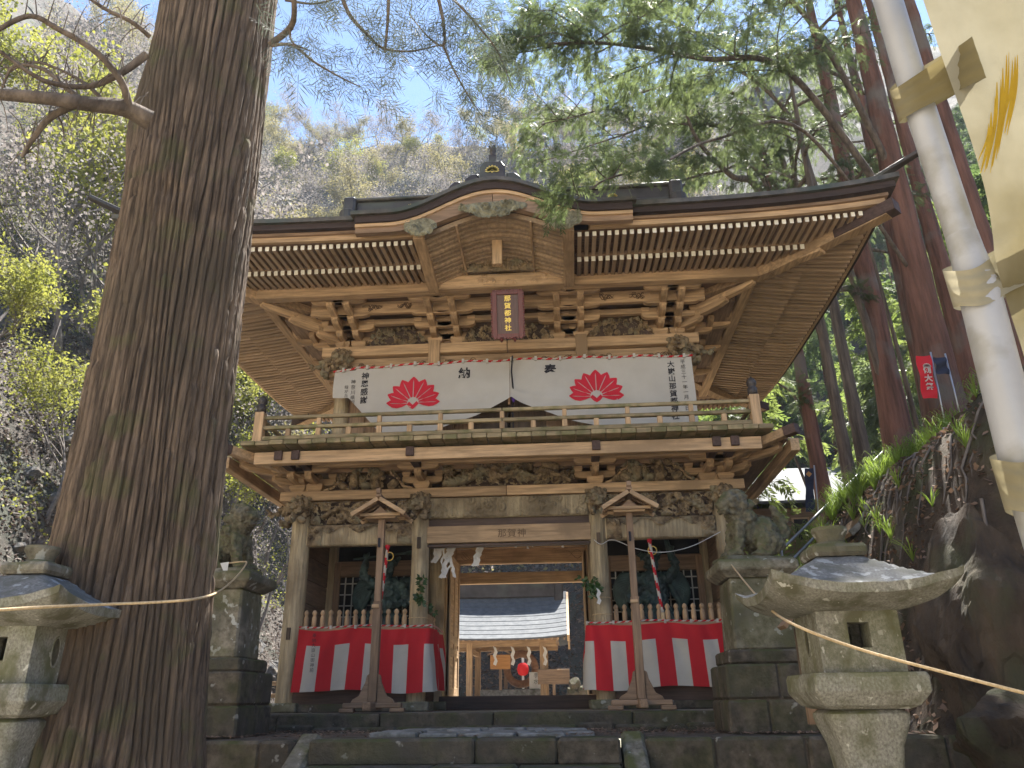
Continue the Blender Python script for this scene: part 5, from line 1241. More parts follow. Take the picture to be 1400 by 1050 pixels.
# giant cedar, foreground left
gc = thing('giant_cedar', 'giant cedar with ridged brown bark filling the left foreground', 'tree', (-2.17, -5.75, -1.6))
na, nz_ = 640, 170; A_ = np.linspace(0, 2 * pi, na, endpoint=False); Zs = np.concatenate([np.linspace(0, 6.2, 190), np.linspace(6.25, 13, 70)])
AA, ZZ = np.meshgrid(A_, Zs)
rad = .395 + .012 * np.clip(ZZ, 0, 8) + .46 * np.exp(-ZZ / 1.0) + .02 * np.sin(AA * 3 + 1) + .03 * np.sin(AA * 2 + ZZ * .4)
rad += .09 * np.exp(-ZZ / .9) * np.sin(AA * 5 + .7)
w1 = AA * 27 + 1.5 * np.sin(ZZ * .8 + AA * 3) + .8 * np.sin(ZZ * 1.9 + AA * 7) + .30 * np.sin(ZZ * 4.6 + AA * 11) + .14 * np.sin(ZZ * 10 + AA * 23)
def hsh(a, b): return np.modf(np.abs(np.sin(a * 12.9898 + b * 78.233) * 43758.5453))[0]
idr = np.floor(w1 / pi); fr_ = np.abs(np.sin(w1)); pl = ZZ * (.7 + .6 * hsh(idr, 1)) + 7 * hsh(idr, 2); idp = np.floor(pl); fz_ = pl - idp
plate = 1 - np.exp(-(fr_ / .38) ** 2); endc = 1 - .8 * np.exp(-(np.minimum(fz_, 1 - fz_) / .03) ** 2); w2 = AA * 83 + 1.8 * np.sin(ZZ * 1.4 + AA * 5) + .7 * np.sin(ZZ * 5 + AA * 17); rg2 = np.abs(np.sin(w2)) ** .6; rs_ = np.random.RandomState(2)
rad += .034 * plate * (.55 + .45 * endc) + .016 * (hsh(idr, idp) - .5) * plate + .009 * rg2 * plate + .010 * (fz_ - .5) * plate * (hsh(idp, idr + 3) > .4) + .0018 * rs_.randn(*rad.shape)
for ka, kz, kr, kh in ((4.4, 3.1, .16, .03), (4.9, 5.4, .2, .035), (5.3, 2.2, .14, .02), (4.1, 6.6, .2, .04)): rad += kh * np.exp(-(((AA - ka) * .45) ** 2 + ((ZZ - kz) * .7) ** 2) / kr ** 2 * 2) - kh * 1.3 * np.exp(-(((AA - ka) * .45) ** 2 + ((ZZ - kz) * .7) ** 2) / (kr * .35) ** 2)
rad += .075 * np.exp(-((ZZ - 6.35) / .5) ** 2) * np.exp(-((AA - 3.35) / .5) ** 2)
cxs = 0 + .0 * ZZ - .020 * np.clip(ZZ - 1.5, 0, 20); V = np.stack([cxs + rad * np.cos(AA), rad * np.sin(AA), ZZ], -1).reshape(-1, 3)
idx = np.arange(na * len(Zs)).reshape(len(Zs), na); nx_ = np.roll(idx, -1, 1); F = np.stack([idx[:-1], nx_[:-1], nx_[1:], idx[1:]], -1).reshape(-1, 4)
BARK = mat('ridged cedar bark', (0.050, 0.034, 0.023), (0.245, 0.175, 0.12), scale=2.6, stretch=(12, 12, .8), bump=1.0, bdist=.03, bscale=8, detail=10, c3=(.10, .075, .05), c3scale=.8, c3amt=.5, rand=0, rough=.95, moss=(.11, .12, .04), mossamt=.12)
link('trunk', npmesh('trunk', V, F, BARK, smooth=True), gc)
GCO = Vector(gc.location)
T = Tree(5)
def L(*pp): return [at_d(a, b, c) - GCO for a, b, c in pp]
for pts, r0, r1 in ((((205, 165, 5.6), (170, 148, 5.5), (120, 142, 5.3), (60, 134, 5.1), (-20, 128, 5.0)), .075, .035),
                    (((178, 150, 5.5), (165, 110, 5.4), (130, 70, 5.3), (80, 40, 5.2), (40, 22, 5.1), (-10, 45, 5.0)), .03, .015),
                    (((200, 75, 5.6), (165, 100, 5.5), (120, 118, 5.4), (60, 110, 5.2), (0, 70, 5.1)), .03, .012),
                    (((110, 140, 5.3), (70, 160, 5.2), (45, 190, 5.2), (30, 215, 5.2)), .03, .012),
                    (((120, 142, 5.3), (90, 120, 5.4), (60, 95, 5.5), (20, 90, 5.5), (3, 120, 5.5)), .02, .008),
                    (((150, 146, 5.4), (110, 110, 5.6), (50, 85, 5.8), (10, 100, 5.9)), .016, .006),
                    (((205, 50, 5.7), (180, 30, 5.6), (140, 10, 5.5), (100, -20, 5.4)), .02, .01)):
    q = T.limb(L(*pts), r0, r1, 8, 8)
    for k in range(22):
        b = q[T.r.randrange(4, len(q))]; d = Vector((T.r.uniform(-.6, .3), T.r.uniform(-.2, .4), T.r.uniform(-.5, .7))) * .4; T.limb([b, b + d * .5 + Vector((0, 0, .05)), b + d], .006, .002, 3, 4)
    for k in range(4):
        b = q[T.r.randrange(4, len(q))]; T.wood.lathe(tuple(b), [(.002, -.02), (.014, -.008), (.014, .008), (.002, .02)], 6)
for pts, r0, r1, ns in ((((370, 60, 5.2), (398, 36, 5.0), (402, 0, 4.9), (396, -50, 4.9)), .022, .018, 6), (((372, 62, 5.2), (400, 62, 5.0), (430, 85, 4.9), (470, 108, 4.9), (492, 118, 4.9)), .014, .003, 90),
                    (((396, 35, 5), (400, 58, 5), (425, 70, 4.9)), .010, .004, 30),
                    (((462, -20, 5.0), (478, 20, 5.0), (505, 50, 5.0), (524, 66, 5.0), (560, 70, 5.0), (600, 62, 5.0)), .016, .004, 90), (((532, -20, 5.0), (530, 30, 5.0), (526, 72, 5.0)), .013, .008, 30),
                    (((595, -20, 5.0), (606, 30, 5.0), (606, 62, 5.0), (585, 50, 5), (560, 20, 5)), .014, .004, 70), (((390, 0, 5), (430, 5, 5), (470, -5, 5)), .01, .004, 50),
                    (((606, 62, 5.0), (620, 95, 5.0), (640, 130, 5.1), (660, 160, 5.2)), .009, .003, 90), (((600, -20, 5.2), (640, 20, 5.2), (680, 70, 5.3), (700, 120, 5.3)), .012, .003, 110)):
    q = T.limb(L(*pts), r0, r1, 8, 6); T.sprays(q, ns, .21, .09, .1, .15, 1.0)
T.wood.build('limbs', BGRY, gc, True, recalc=False)['kind'] = 'stuff'
T.crown('needles', SUGI, gc, FRN, .9)

# ---- right-hand cypress trunks
def cypress(name, label, px_, py_, Y, r, h, seed, limbs=(), mt=None, crown0=6.0, nb=26, blen=2.6, per=9, fm=None, x=None, size=.25, group=None, TV=None, bend=.12):
    p = at(px_, py_, Y) if x is None else Vector((x, Y, 3)); X, Yy = p.x, p.y; zb = gz(X, Yy)
    t = thing(name, label, 'tree', (X, Yy, zb), group); T = Tree(seed); P, R_ = taper((0, 0, 0), h, r, bend, seed)
    if x is None:    # keep the measured point on the axis
        zz = p.z - zb; k = min(range(len(P)), key=lambda i: abs(P[i][2] - zz)); ox, oy = P[k][0], P[k][1]; P = [(a - ox, b - oy, c) for a, b, c in P]
    tr = MB(); rs2 = np.random.RandomState(seed); tr.tube(smooth_path(P, 4), [R_[min(int(i / 4), len(R_) - 1)] * (1 - (i % 4) / 4) + R_[min(int(i / 4) + 1, len(R_) - 1)] * (i % 4) / 4 for i in range(4 * (len(P) - 1) + 1)], 18)
    tr.v = [(a + .03 * r * sin(17 * c) , b, c) for a, b, c in tr.v]; trunk = tr.build('trunk', mt or BRED, t, True, recalc=False)
    O = Vector((X, Yy, zb)); per = int(per * 1.7)
    def axis(z):
        k = max(0, min(len(P) - 2, int((z + .4) / (h + .4) * (len(P) - 1)))); u = (z - P[k][2]) / (P[k + 1][2] - P[k][2]); return Vector(P[k]).lerp(Vector(P[k + 1]), u)
    for lp in limbs:     # explicit limbs: points, radius, sprays
        pts = [axis(lp[0][0] - zb)] + [Vector(q) - O for q in lp[0][1:]]; q = T.limb(pts, lp[1], lp[1] * .2, 8, 8)
        for k in range(lp[2]):
            b = q[T.r.randrange(len(q) // 4, len(q))]; dd = (q[-1] - q[0]).normalized(); d = (dd * .7 + Vector((T.r.gauss(0, .7), T.r.gauss(0, .7), T.r.gauss(0, .35)))); T.branch(b, d, T.r.uniform(.8, 1.8) * lp[3], lp[1] * .22, lp[4], size, 6, .5)
    for k in range(nb):
        z = crown0 + (h - crown0) * ((k + .5) / nb) ** .9; f = 1 - ((z - crown0) / (h - crown0)) ** 1.6 * .8; a = k * 2.4 + T.r.uniform(-.4, .4); T.branch(axis(z), (cos(a), sin(a), T.r.uniform(-.15, .25)), blen * f * T.r.uniform(.7, 1.2), .05 * f + .015, per, size, 7, .6)
    if T.wood.v: T.wood.build('branches', BGRY if mt is None else mt, t, True, recalc=False)['kind'] = 'stuff'
    if T.pos: T.crown('crown', fm or HIN, t, TV or FR)
    return t
def W3(*pp): return [at(a, b, c) for a, b, c in pp]
cypress('cypress_tree', 'tall red-barked cypress with a sunlit peeling edge, nearest the white pole', 1258, 400, 1.6, .30, 16, 31, mt=None, crown0=11.5, nb=9, per=8, bend=.10,
        limbs=[((8.2, *W3((1080, 100, 0.6), (960, 80, -.4), (840, 60, -1.2), (740, 60, -1.8))), .08, 26, 1.1, 16), ((7.0, *W3((1100, 180, 0.2), (980, 190, -1.0), (900, 225, -2.2), (830, 245, -2.8), (790, 272, -3.1))), .04, 9, .42, 8), ((9.3, *W3((1100, 20, .5), (980, -40, -.6), (860, -60, -1.5))), .08, 20, 1.1, 16)])
cypress('cypress_tree', 'red-barked cypress with a thick limb forking left beside the roof corner', 1203, 470, 5.2, .32, 17, 32, crown0=11.5, nb=10, per=8, limbs=[((4.9, *W3((1175, 415, 5.0), (1140, 395, 4.8), (1095, 380, 4.6))), .13, 2, .6, 6), ((7.5, *W3((1120, 270, 5), (1080, 160, 4.6), (1000, 90, 4.2), (900, 60, 4))), .10, 12, 1.2, 11)])
cypress('cypress_tree', 'slim grey cypress standing close beside the right eave edge', 1160, 520, 4.2, .15, 12, 33, mt=BGRY, crown0=7, nb=10, per=7, bend=.05)
cypress('cypress_tree', 'dark red cypress with rising bare limbs beyond the balcony corner', 1112, 600, 8.0, .24, 14, 34, crown0=8, nb=14, per=8, bend=.1, limbs=[((3.6, *W3((1095, 560, 8), (1060, 520, 7.8), (1035, 480, 7.5))), .06, 3, .6, 6), ((3.0, *W3((1080, 610, 8), (1050, 585, 7.6), (1020, 560, 7.2))), .05, 3, .5, 6), ((5.2, *W3((1085, 480, 8.2), (1100, 440, 8.4))), .05, 3, .6, 6)])
cypress('cypress_tree', 'broad red cypress half hidden behind the white pole', 1330, 300, 1.2, .27, 14, 35, crown0=10.5, nb=7, per=7)
cypress('sapling_tree', 'thin crooked grey sapling between the red cypress trunks', 1222, 460, 2.9, .055, 7, 36, mt=BGRY, crown0=5.5, nb=6, blen=1.2, per=5, bend=.16)
cypress('cypress_tree', 'distant red cypress trunk rising just behind the roof corner', 1158, 215, 11, .26, 18, 37, crown0=10, nb=16, per=8)
cypress('pine_tree', 'many-limbed grey tree with long crooked boughs rising behind the roof', 1088, 250, 8.5, .20, 15, 38, mt=BGRY, crown0=11.5, nb=12, per=9, bend=.1,
        limbs=[((9.2, *W3((1040, 265, 8.2), (1000, 240, 7.6), (960, 200, 7), (940, 160, 6.4), (935, 110, 6))), .13, 10, 1.1, 9), ((9.4, *W3((1040, 240, 8), (980, 235, 7.5), (920, 250, 7), (860, 262, 6.6))), .07, 12, 1, 14), ((11.5, *W3((1050, 170, 8.2), (980, 120, 7.5), (900, 120, 7), (820, 150, 6.5), (740, 170, 6))), .08, 24, 1.2, 16), ((10.6, *W3((1040, 210, 8), (990, 175, 7.6), (900, 170, 7), (850, 185, 6.6), (760, 215, 6))), .07, 22, 1.1, 15), ((13, *W3((1020, 90, 8), (940, 40, 7.2), (860, 20, 6.6), (760, 40, 6), (680, 80, 5.6))), .08, 28, 1.2, 16)])
cypress('cypress_tree', 'shaded red cypress in the row behind the forked one', 1240, 400, 8.2, .36, 18, 39, crown0=12, nb=9, per=8)
cypress('cypress_tree', 'shaded red cypress leaning out above the small red banner', 1318, 480, 4.6, .26, 15, 40, crown0=11, nb=6, per=8)
# background conifers: three meshes, copied
bgT = []
def conifer(seed, h, lab, fm):
    t = thing('conifer_tree', lab, 'tree', (0, 0, 0), 'conifers on the slope right of the gate'); T = Tree(seed); P, R_ = taper((0, 0, 0), h, .16, .15, seed)
    MB().tube(P, R_, 8).build('trunk', BRED, t, True, recalc=False)
    for k in range(46):
        z = .8 + (h - 1.2) * ((k + .5) / 46); f = (1 - (z / h) ** 1.5) * 1.0 + .12; a = k * 2.4 + T.r.uniform(-.5, .5); T.branch((0, 0, z), (cos(a), sin(a), T.r.uniform(-.1, .3)), 2.7 * f * T.r.uniform(.6, 1.15), .03, 6, .50, 5, .5, sides=4)
    T.wood.build('branches', BGRY, t, True, recalc=False)['kind'] = 'stuff'; T.crown('crown', fm, t, FRB); return t
SUNLF = leafmat('foliage painted light green as sunlit', (0.13, 0.18, 0.04), (0.24, 0.29, 0.08), .6)  # lighter green stands in for sunlight on some of the conifers
protos = [conifer(51, 10, 'x', HINB), conifer(52, 12, 'x', SUNLF), conifer(53, 9, 'x', HIN)]
r = random.Random(77); spots = []
for i in range(700):
    if len(spots) >= 40: break
    y = r.uniform(9, 42); x = r.uniform(5.5, 8 + y * .72)
    if y < 17 and .22 < (x - .84) / (y + 11) < .36: continue
    if x > 5.5 and all((x - a) ** 2 + (y - b) ** 2 > 5.5 for a, b in spots): spots.append((x, y))
spots += [(2.2, 30), (-1.5, 34), (5, 27), (.3, 27.5)]
for i, (x, y) in enumerate(spots):
    c = protos[i] if i < 3 else copy_tree(protos[i % 3]); c.location = (x, y, gz(x, y) - .2); c.rotation_euler = (0, 0, r.uniform(0, 6)); k = r.uniform(.85, 1.25); c.scale = (k, k, k)
    c['label'] = 'green conifer in the sunlit wood behind the red cypress trunks' if x > 5.2 else 'green conifer on the hillside seen through the gate passage'
    if x <= 5.2: c['group'] = 'conifers behind the water pavilion'

cypress('cypress_tree', 'unseen cypress added beyond the right edge to shade the pole and lantern', 0, 0, -7.4, .3, 15, 44, x=6.6, crown0=5.6, nb=20, blen=3.2, per=8, size=.3)  # out-of-view tree added so its crown shades pole, lantern and bank
# ---- bare deciduous trees over the hillside
def bare(seed, h, leaf, nleaf, lsize, name='bare_tree'):
    t = thing(name, 'x', 'tree', (0, 0, 0)); T = Tree(seed); tips = []
    def grow(p, d, L_, r0, lvl):
        d = d.normalized(); q = [p]; a = p.copy()
        for k in range(3): d = (d + Vector((T.r.gauss(0, .14), T.r.gauss(0, .14), T.r.gauss(.06, .10)))).normalized(); a = a + d * L_ / 3; q.append(a.copy())
        T.wood.tube(q, [r0, r0 * .85, r0 * .7, r0 * .55], 5 if lvl < 2 else 3, cap=False)
        if lvl >= 2: tips.extend(q[1:])
        if lvl == 5: return
        for k in range(2 if lvl == 0 else (3 if lvl < 4 else 2)):
            dd = d + Vector((T.r.gauss(0, 1), T.r.gauss(0, 1), T.r.gauss(.15, .5))) * (.55 if lvl < 3 else .7); grow(q[-1] if k < 2 else q[2], dd, L_ * T.r.uniform(.6, .85), r0 * .58, lvl + 1)
    grow(Vector((0, 0, -.3)), Vector((T.r.gauss(0, .1), T.r.gauss(0, .1), 1)), h * .33, h * .014, 0)
    T.wood.build('trunk', BPAL, t, False, recalc=False)
    if nleaf:
        tp = np.array([tuple(v) for v in tips]); rs = T.rs; p = tp[rs.randint(0, len(tp), nleaf)] + rs.randn(nleaf, 3) * h * .028
        q = np.array([(-.5, 0, 0), (0, -.35, 0), (.5, 0, 0), (0, .35, 0)]); V, F = scatter(q, np.array([[0, 1, 2, 3]]), p, frames(rs.randn(nleaf, 3), rs), lsize * rs.uniform(.5, 1.3, nleaf)); o = link('crown', npmesh('crown', V, F, leaf), t); o['kind'] = 'stuff'
    return t
bp = [bare(61, 9, PLEAF, 3600, .15), bare(62, 8, YLEAF, 2600, .15), bare(63, 10, LLEAF, 3600, .14), bare(64, 9, LLEAF, 1500, .13), bare(65, 8, PLEAF, 4200, .15), bare(66, 7, YLEAF, 3400, .14)]
LB = ['bare tree in pale spring leaf on the steep mountainside', 'bare tree with yellow-green leaves on the steep mountainside', 'mauve budding tree on the steep mountainside', 'almost leafless grey tree on the steep mountainside', 'bushy pale leafed tree on the steep mountainside', 'low yellow-green tree on the steep mountainside']
r = random.Random(99); n_ = 0; used = set()
def place(x, y, k, i):
    c = copy_tree(bp[i]) if i in used else bp[i]; used.add(i); c.location = (x, y, gz(x, y) - .1); c.rotation_euler = (r.uniform(-.08, .08), r.uniform(-.08, .08), r.uniform(0, 6)); c.scale = (k, k, k); c['label'] = LB[i]; c['group'] = LB[i].replace('tree', 'trees'); return c
for i in range(3000):
    if n_ >= 290: break
    y = 4 + 86 * r.random() ** .7; x = -75 + 100 * r.random()
    if n_ % 3 == 0: y = r.uniform(6, 34); x = r.uniform(-34, -9)
    h_ = gz(x, y); az = atan2(x - .84, y + 11)
    if h_ < 4 or az > .22 or az < -.68 or (x > 4 and y < 40): continue
    if y < 14 and x > -12: continue
    place(x, y, r.uniform(.75, 1.25), r.choice([0, 0, 1, 2, 2, 3, 4, 4, 5]) if y > 30 else r.choice([1, 3, 3, 5, 1, 2])); n_ += 1
# saplings with fresh leaves on the near left slope
for i, (x, y, k, j) in enumerate(((-8.6, 0, .42, 5), (-9.5, 3.5, .5, 1), (-7.9, 3.2, .3, 1), (-10.8, 1.5, .55, 5), (-9.2, 7, .5, 3), (-8.2, 9.5, .4, 3), (-7.6, -1.2, .28, 5), (-12.5, 5, .7, 3), (-11, 8, .6, 1), (-7.9, 6.3, .4, 3), (-13.5, .6, .7, 5), (-10.2, 5.2, .62, 5), (-11.5, 2.8, .6, 5), (-14.5, 7, .8, 5), (-12.2, 10.5, .8, 5), (-9.6, 12, .6, 1), (-16, 12, 1.0, 1), (-13, 15, .9, 5), (-18, 5, 1.0, 5), (-8.6, 5.3, .32, 5), (-9.8, -1.6, .45, 3), (-8.8, 13, .6, 3), (-10.5, 17, .8, 4), (-5.0, 18.5, .25, 1), (2.6, 19, .22, 1))):
    c = place(x, y, k, j); c.name = 'sapling_tree'; c['group'] = 'saplings on the near left slope' if x < -4 else 'yellow shrubs behind the water pavilion'
    c['label'] = {1: 'yellow-leafed sapling', 5: 'bushy yellow-green sapling', 3: 'bare grey sapling', 4: 'pale sapling'}[j] + (' on the rocky slope left of the gate' if x < -4 else ' behind the water pavilion')
# rocks, litter, fallen branches
RK = mat('grey hillside rock', (0.045, 0.045, 0.045), (0.15, 0.147, 0.15), scale=3, bump=1, bdist=.05, bscale=9, c3=(.14, .11, .08), c3scale=1.5, spots=((.27, .27, .26), 4, .62), rough=.95)
RKH = [rock_mesh(40 + i, RK, 'hillside_rock', 4, .6) for i in range(6)]
for i in range(70):
    y = r.uniform(-2.5, 15); x = -7.6 - 9 * r.random() ** 1.4; s_ = r.uniform(.18, .75) * (1 if x > -9 else 1.3); o = link('hillside_rock', RKH[i % 6], None, (x, y, gz(x, y)), 0, (r.uniform(-.5, .5), r.uniform(-.5, .5), r.uniform(0, 6)), (s_, s_ * r.uniform(.6, 1), s_ * r.uniform(.7, 1.1)))
    setp(o, 'grey rock poking out of the leaf-strewn slope left of the gate', 'rock', 'rocks on the left slope')
def litter(name, n, xr, yr, mt, size, seed, cond=None, lift=.015, q=None):
    rs = np.random.RandomState(seed); X = rs.uniform(*xr, n); Y = rs.uniform(*yr, n)
    if cond: k = cond(X, Y); X, Y = X[k], Y[k]
    Z = ground(X, Y) + lift; n = len(X); q = q if q is not None else np.array([(-.5, 0, 0), (0, -.3, .08), (.5, 0, 0), (0, .3, -.05)])
    D = rs.randn(n, 3) * np.array([1, 1, .35]); D = norm(D); up_ = rs.randn(n, 3) * .45 + np.array([0, 0, 1]); Xa = norm(np.cross(D, up_)); R_ = np.stack([Xa, D, np.cross(Xa, D)], -1)
    V, F = scatter(q, np.array([[0, 1, 2, 3]]), np.stack([X, Y, Z], -1), R_, size * rs.uniform(.5, 1.4, n)); o = link(name, npmesh(name, V, F, mt)); o['kind'] = 'stuff'; setp(o, cat='fallen leaves'); return o
LFB = leafmat('dry brown leaf', (.12, .07, .045), (.30, .20, .14), .2, .8); LFP = leafmat('dry grey leaf', (.07, .052, .045), (.165, .13, .115), .2, .8)
setp(litter('leaf_litter', 60000, (-17, -6.6), (-3.3, 19), LFP, .10, 1), 'dry grey-brown leaves covering the slope left of the gate')
setp(litter('leaf_litter', 32000, (-9, 8), (19.5, 32), LFB, .16, 2), 'dry leaves covering the hillside behind the water pavilion')
setp(litter('leaf_litter', 14000, (3.7, 8.5), (-8, 5), LFB, .085, 3), 'dry brown leaves lying on the dark bank at the right')
def fore(x, y, z, n, sd):
    rs = np.random.RandomState(sd); X = rs.uniform(*x, n); Y = rs.uniform(*y, n); p = np.stack([X, Y, np.full(n, z) + .012 + rs.rand(n) * .01], -1); D = norm(rs.randn(n, 3) * np.array([1, 1, .1])); Xa = norm(np.cross(D, rs.randn(n, 3) * .2 + np.array([0, 0, 1])))
    V, F = scatter(np.array([(-.3, 0, 0), (0, -.5, 0), (.3, 0, .05), (0, .5, 0)]), np.array([[0, 1, 2, 3]]), p, np.stack([Xa, D, np.cross(Xa, D)], -1), .035 * rs.uniform(.5, 1.4, n)); o = link('twig_litter', npmesh('twig_litter', V, F, LFB)); o['kind'] = 'stuff'; return setp(o, 'small dry leaves and twigs scattered over the forecourt soil', 'fallen leaves')
fore((-4, 3.9), (-3.4, -1.65), -.19, 5000, 4)
fb_ = random.Random(8); MBL = MB()
brm = []
for i in range(5):
    m = MB(); T = Tree(200 + i)
    def g2(p, d, L_, r0, lv):
        q = [p]; 
        for k in range(4): d = (d + Vector((T.r.gauss(0, .22), T.r.gauss(0, .22), T.r.gauss(0, .08)))).normalized(); q.append(q[-1] + d * L_ / 4)
        m.tube(q, [r0, r0 * .8, r0 * .65, r0 * .5, r0 * .3], 4, cap=False)
        if lv < 3:
            for k in range(3): g2(q[1 + k], (d + Vector((T.r.gauss(0, .9), T.r.gauss(0, .9), T.r.gauss(0, .35)))).normalized(), L_ * .55, r0 * .5, lv + 1)
    g2(Vector((0, 0, .05)), Vector((1, 0, .15)), 1.8, .022, 0); brm.append(m.mesh('fallen_branch', BPAL, True))
for i in range(46):
    x, y = -7.2 - 6 * fb_.random(), fb_.uniform(-2.5, 13); o = link('fallen_branch', brm[i % 5], None, (x, y, gz(x, y) + .05), 0, (fb_.uniform(-.3, .3), fb_.uniform(.2, .9), fb_.uniform(0, 6)), [fb_.uniform(.7, 1.4)] * 3)
    setp(o, 'bleached fallen branch lying on the leaf-strewn slope left of the gate', 'fallen branch', 'fallen branches on the left slope')
def brush(label, n, xr, yr, seed, mt, size, hmax, minh=3):
    rs = np.random.RandomState(seed); X = rs.uniform(*xr, n); Y = rs.uniform(*yr, n); Z = ground(X, Y); az = np.arctan2(X - .84, Y + 11); k = (Z > minh) & (az < .25) & (az > -.75); X, Y, Z = X[k], Y[k], Z[k]; n = len(X)
    cl = np.clip(fbm(X, Y, .5, seed + 1, 3) + .6, .05, 1.6); p = np.stack([X, Y, Z + rs.rand(n) ** 1.6 * hmax * cl], -1)
    q = np.array([(-.5, 0, 0), (0, -.3, .1), (.5, 0, 0), (0, .3, -.1)]); V, F = scatter(q, np.array([[0, 1, 2, 3]]), p, frames(rs.randn(n, 3), rs), size * rs.uniform(.5, 1.3, n)); o = link('undergrowth', npmesh('undergrowth', V, F, mt)); o['kind'] = 'stuff'; setp(o, label, 'undergrowth')
brush('pale spring undergrowth covering the steep mountainside', 95000, (-60, 24), (24, 88), 31, PLEAF, .26, 3.2)
brush('mauve budding undergrowth covering the steep mountainside', 95000, (-60, 24), (24, 88), 41, LLEAF, .24, 3.6)
brush('yellow-green undergrowth scattered over the left mountainside', 85000, (-38, -9), (2, 40), 51, YLEAF, .095, 1.8)
brush('grey budding undergrowth on the left mountainside', 95000, (-38, -10), (2, 40), 61, LLEAF, .085, 2.2)
# roots hanging down the bank
rt_ = MB(); r = random.Random(21)
for k in range(34):
    x, y = r.uniform(4.0, 5.6), r.uniform(-4, 2); q = []
    for j in range(9): q.append((x + r.gauss(0, .02), y, gz(x, y) + .03)); x -= r.uniform(.02, .13); y -= r.uniform(-.05, .12)
    rt_.tube(q, [.016 * (1 - j / 10) + .003 for j in range(9)], 4, cap=False)
o = rt_.build('bank_roots', BPAL, None, True); o['kind'] = 'stuff'; setp(o, 'thin pale roots trailing down the dark earth bank', 'roots')
# fern grass on the right bank
def tufts(label, pts, seed, per=150, L_=.42):
    rs = np.random.RandomState(seed); V = []; F = []; k = 0
    for (x, y, rad_, n) in pts:
        for i in range(n):
            bx, by = x + rs.randn() * rad_, y + rs.randn() * rad_; bz = gz(bx, by)
            for j in range(per // 6):
                a = rs.uniform(0, 2 * pi); l = L_ * rs.uniform(.5, 1.25); w = .007; dx, dy = cos(a), sin(a); b = len(V); out = rs.uniform(.4, .9)
                for q, (o_, z_) in enumerate(((0, 0), (.35, .55), (.75, .75), (1.0, .55))):
                    ww = w * (1 - q / 3.2); V += [(bx + dx * o_ * l * out - dy * ww, by + dy * o_ * l * out + dx * ww, bz + z_ * l), (bx + dx * o_ * l * out + dy * ww, by + dy * o_ * l * out - dx * ww, bz + z_ * l)]
                F += [(b + 2 * q, b + 2 * q + 1, b + 2 * q + 3, b + 2 * q + 2) for q in range(3)]
    o = link('bank_grass', npmesh('bank_grass', np.array(V), np.array(F), GRS)); o['kind'] = 'stuff'; setp(o, label, 'grass')
tufts('bright green arching grass on the crest of the right bank', [(5.6, .6, .35, 26), (6.1, .2, .4, 26), (6.4, 1.3, .5, 26), (5.2, 1.8, .35, 26), (5.9, 2.4, .5, 22), (6.9, -.2, .4, 14), (5.0, 3.0, .3, 14)], 5)
tufts('sparse ferns and grass growing out of the dark face of the bank', [(4.9, -1.0, .25, 5), (4.6, -2.2, .25, 4), (5.3, -2.8, .3, 6), (4.8, .4, .2, 6), (4.5, -3.6, .25, 4), (5.9, -1.6, .4, 8), (6.6, -2.2, .4, 8)], 6, 110, .3)
# big rocks of the right bank
RKD = mat('brown cliff rock', (0.03, 0.02, 0.013), (0.10, 0.07, 0.045), scale=2.2, bump=1, bdist=.06, bscale=7, c3=(.06, .065, .03), c3scale=1.3, cracks=2.0, rough=.95)
RKR = [rock_mesh(70 + i, RKD, 'bank_rock', 5, .5) for i in range(4)]
for i, (px_, py_, Y, sx, sy, sz, lb) in enumerate(((1375, 640, -2.2, .75, .8, 1.1, 'mossy brown boulder beside the white pole at the top of the bank'), (1380, 880, -3.6, .62, .7, 1.9, 'tall brown rock face at the right edge of the picture'), (1300, 660, -.6, .4, .5, .5, 'brown boulder under the bright grass'), (1395, 1010, -4.6, .6, .6, .8, 'dark rock in the lower right corner'), (1325, 800, -1.6, .30, .4, .7, 'pale grey split rock in the dark hollow of the bank'), (1230, 730, 1.0, .4, .4, .4, 'dark boulder at the foot of the bright grass'))):
    p = at(px_, py_, Y); o = link('bank_rock', RKR[i % 4], None, p, 0, (.1 * i, .2, i * 1.3), (sx, sy, sz)); setp(o, lb, 'rock')

# ------------------------------------------------------------------ water pavilion behind the gate
wp = thing('water_pavilion', 'open-sided water pavilion with a sunlit metal roof seen through the gate passage', 'pavilion', tuple(at(700, 962, 15)))
O = Vector(wp.location); O.z = -.06; wp.location = O
SLATE = mat('sunlit metal roofing', (.085, .095, .11), (.14, .15, .165), scale=5, rough=.8, spec=.2, bump=.1, rand=.06)
def wl(a, b, Y=15): return at(a, b, Y) - O
ex0, ex1 = wl(600, 885).x, wl(777, 885).x; ez = wl(690, 882).z; rz_ = wl(700, 842).z + .9
for yy in (-1.1, 1.1):
    for q in (648, 744): x = wl(q, 900).x; MB().bb(x - .09, x + .09, yy - .09, yy + .09, 0, ez).build('post', WZ, wp, bevel=.01)
    MB().bb(ex0 + .3, ex1 - .35, yy - .07, yy + .07, ez - .12, ez + .06).build('eave_beam', WX, wp, bevel=.01)
for q in (648, 744): x = wl(q, 900).x; MB().bb(x - .06, x + .06, -1.1, 1.1, ez - .3, ez - .16).build('tie_beam', WY, wp)
zr_ = ez + 1.55
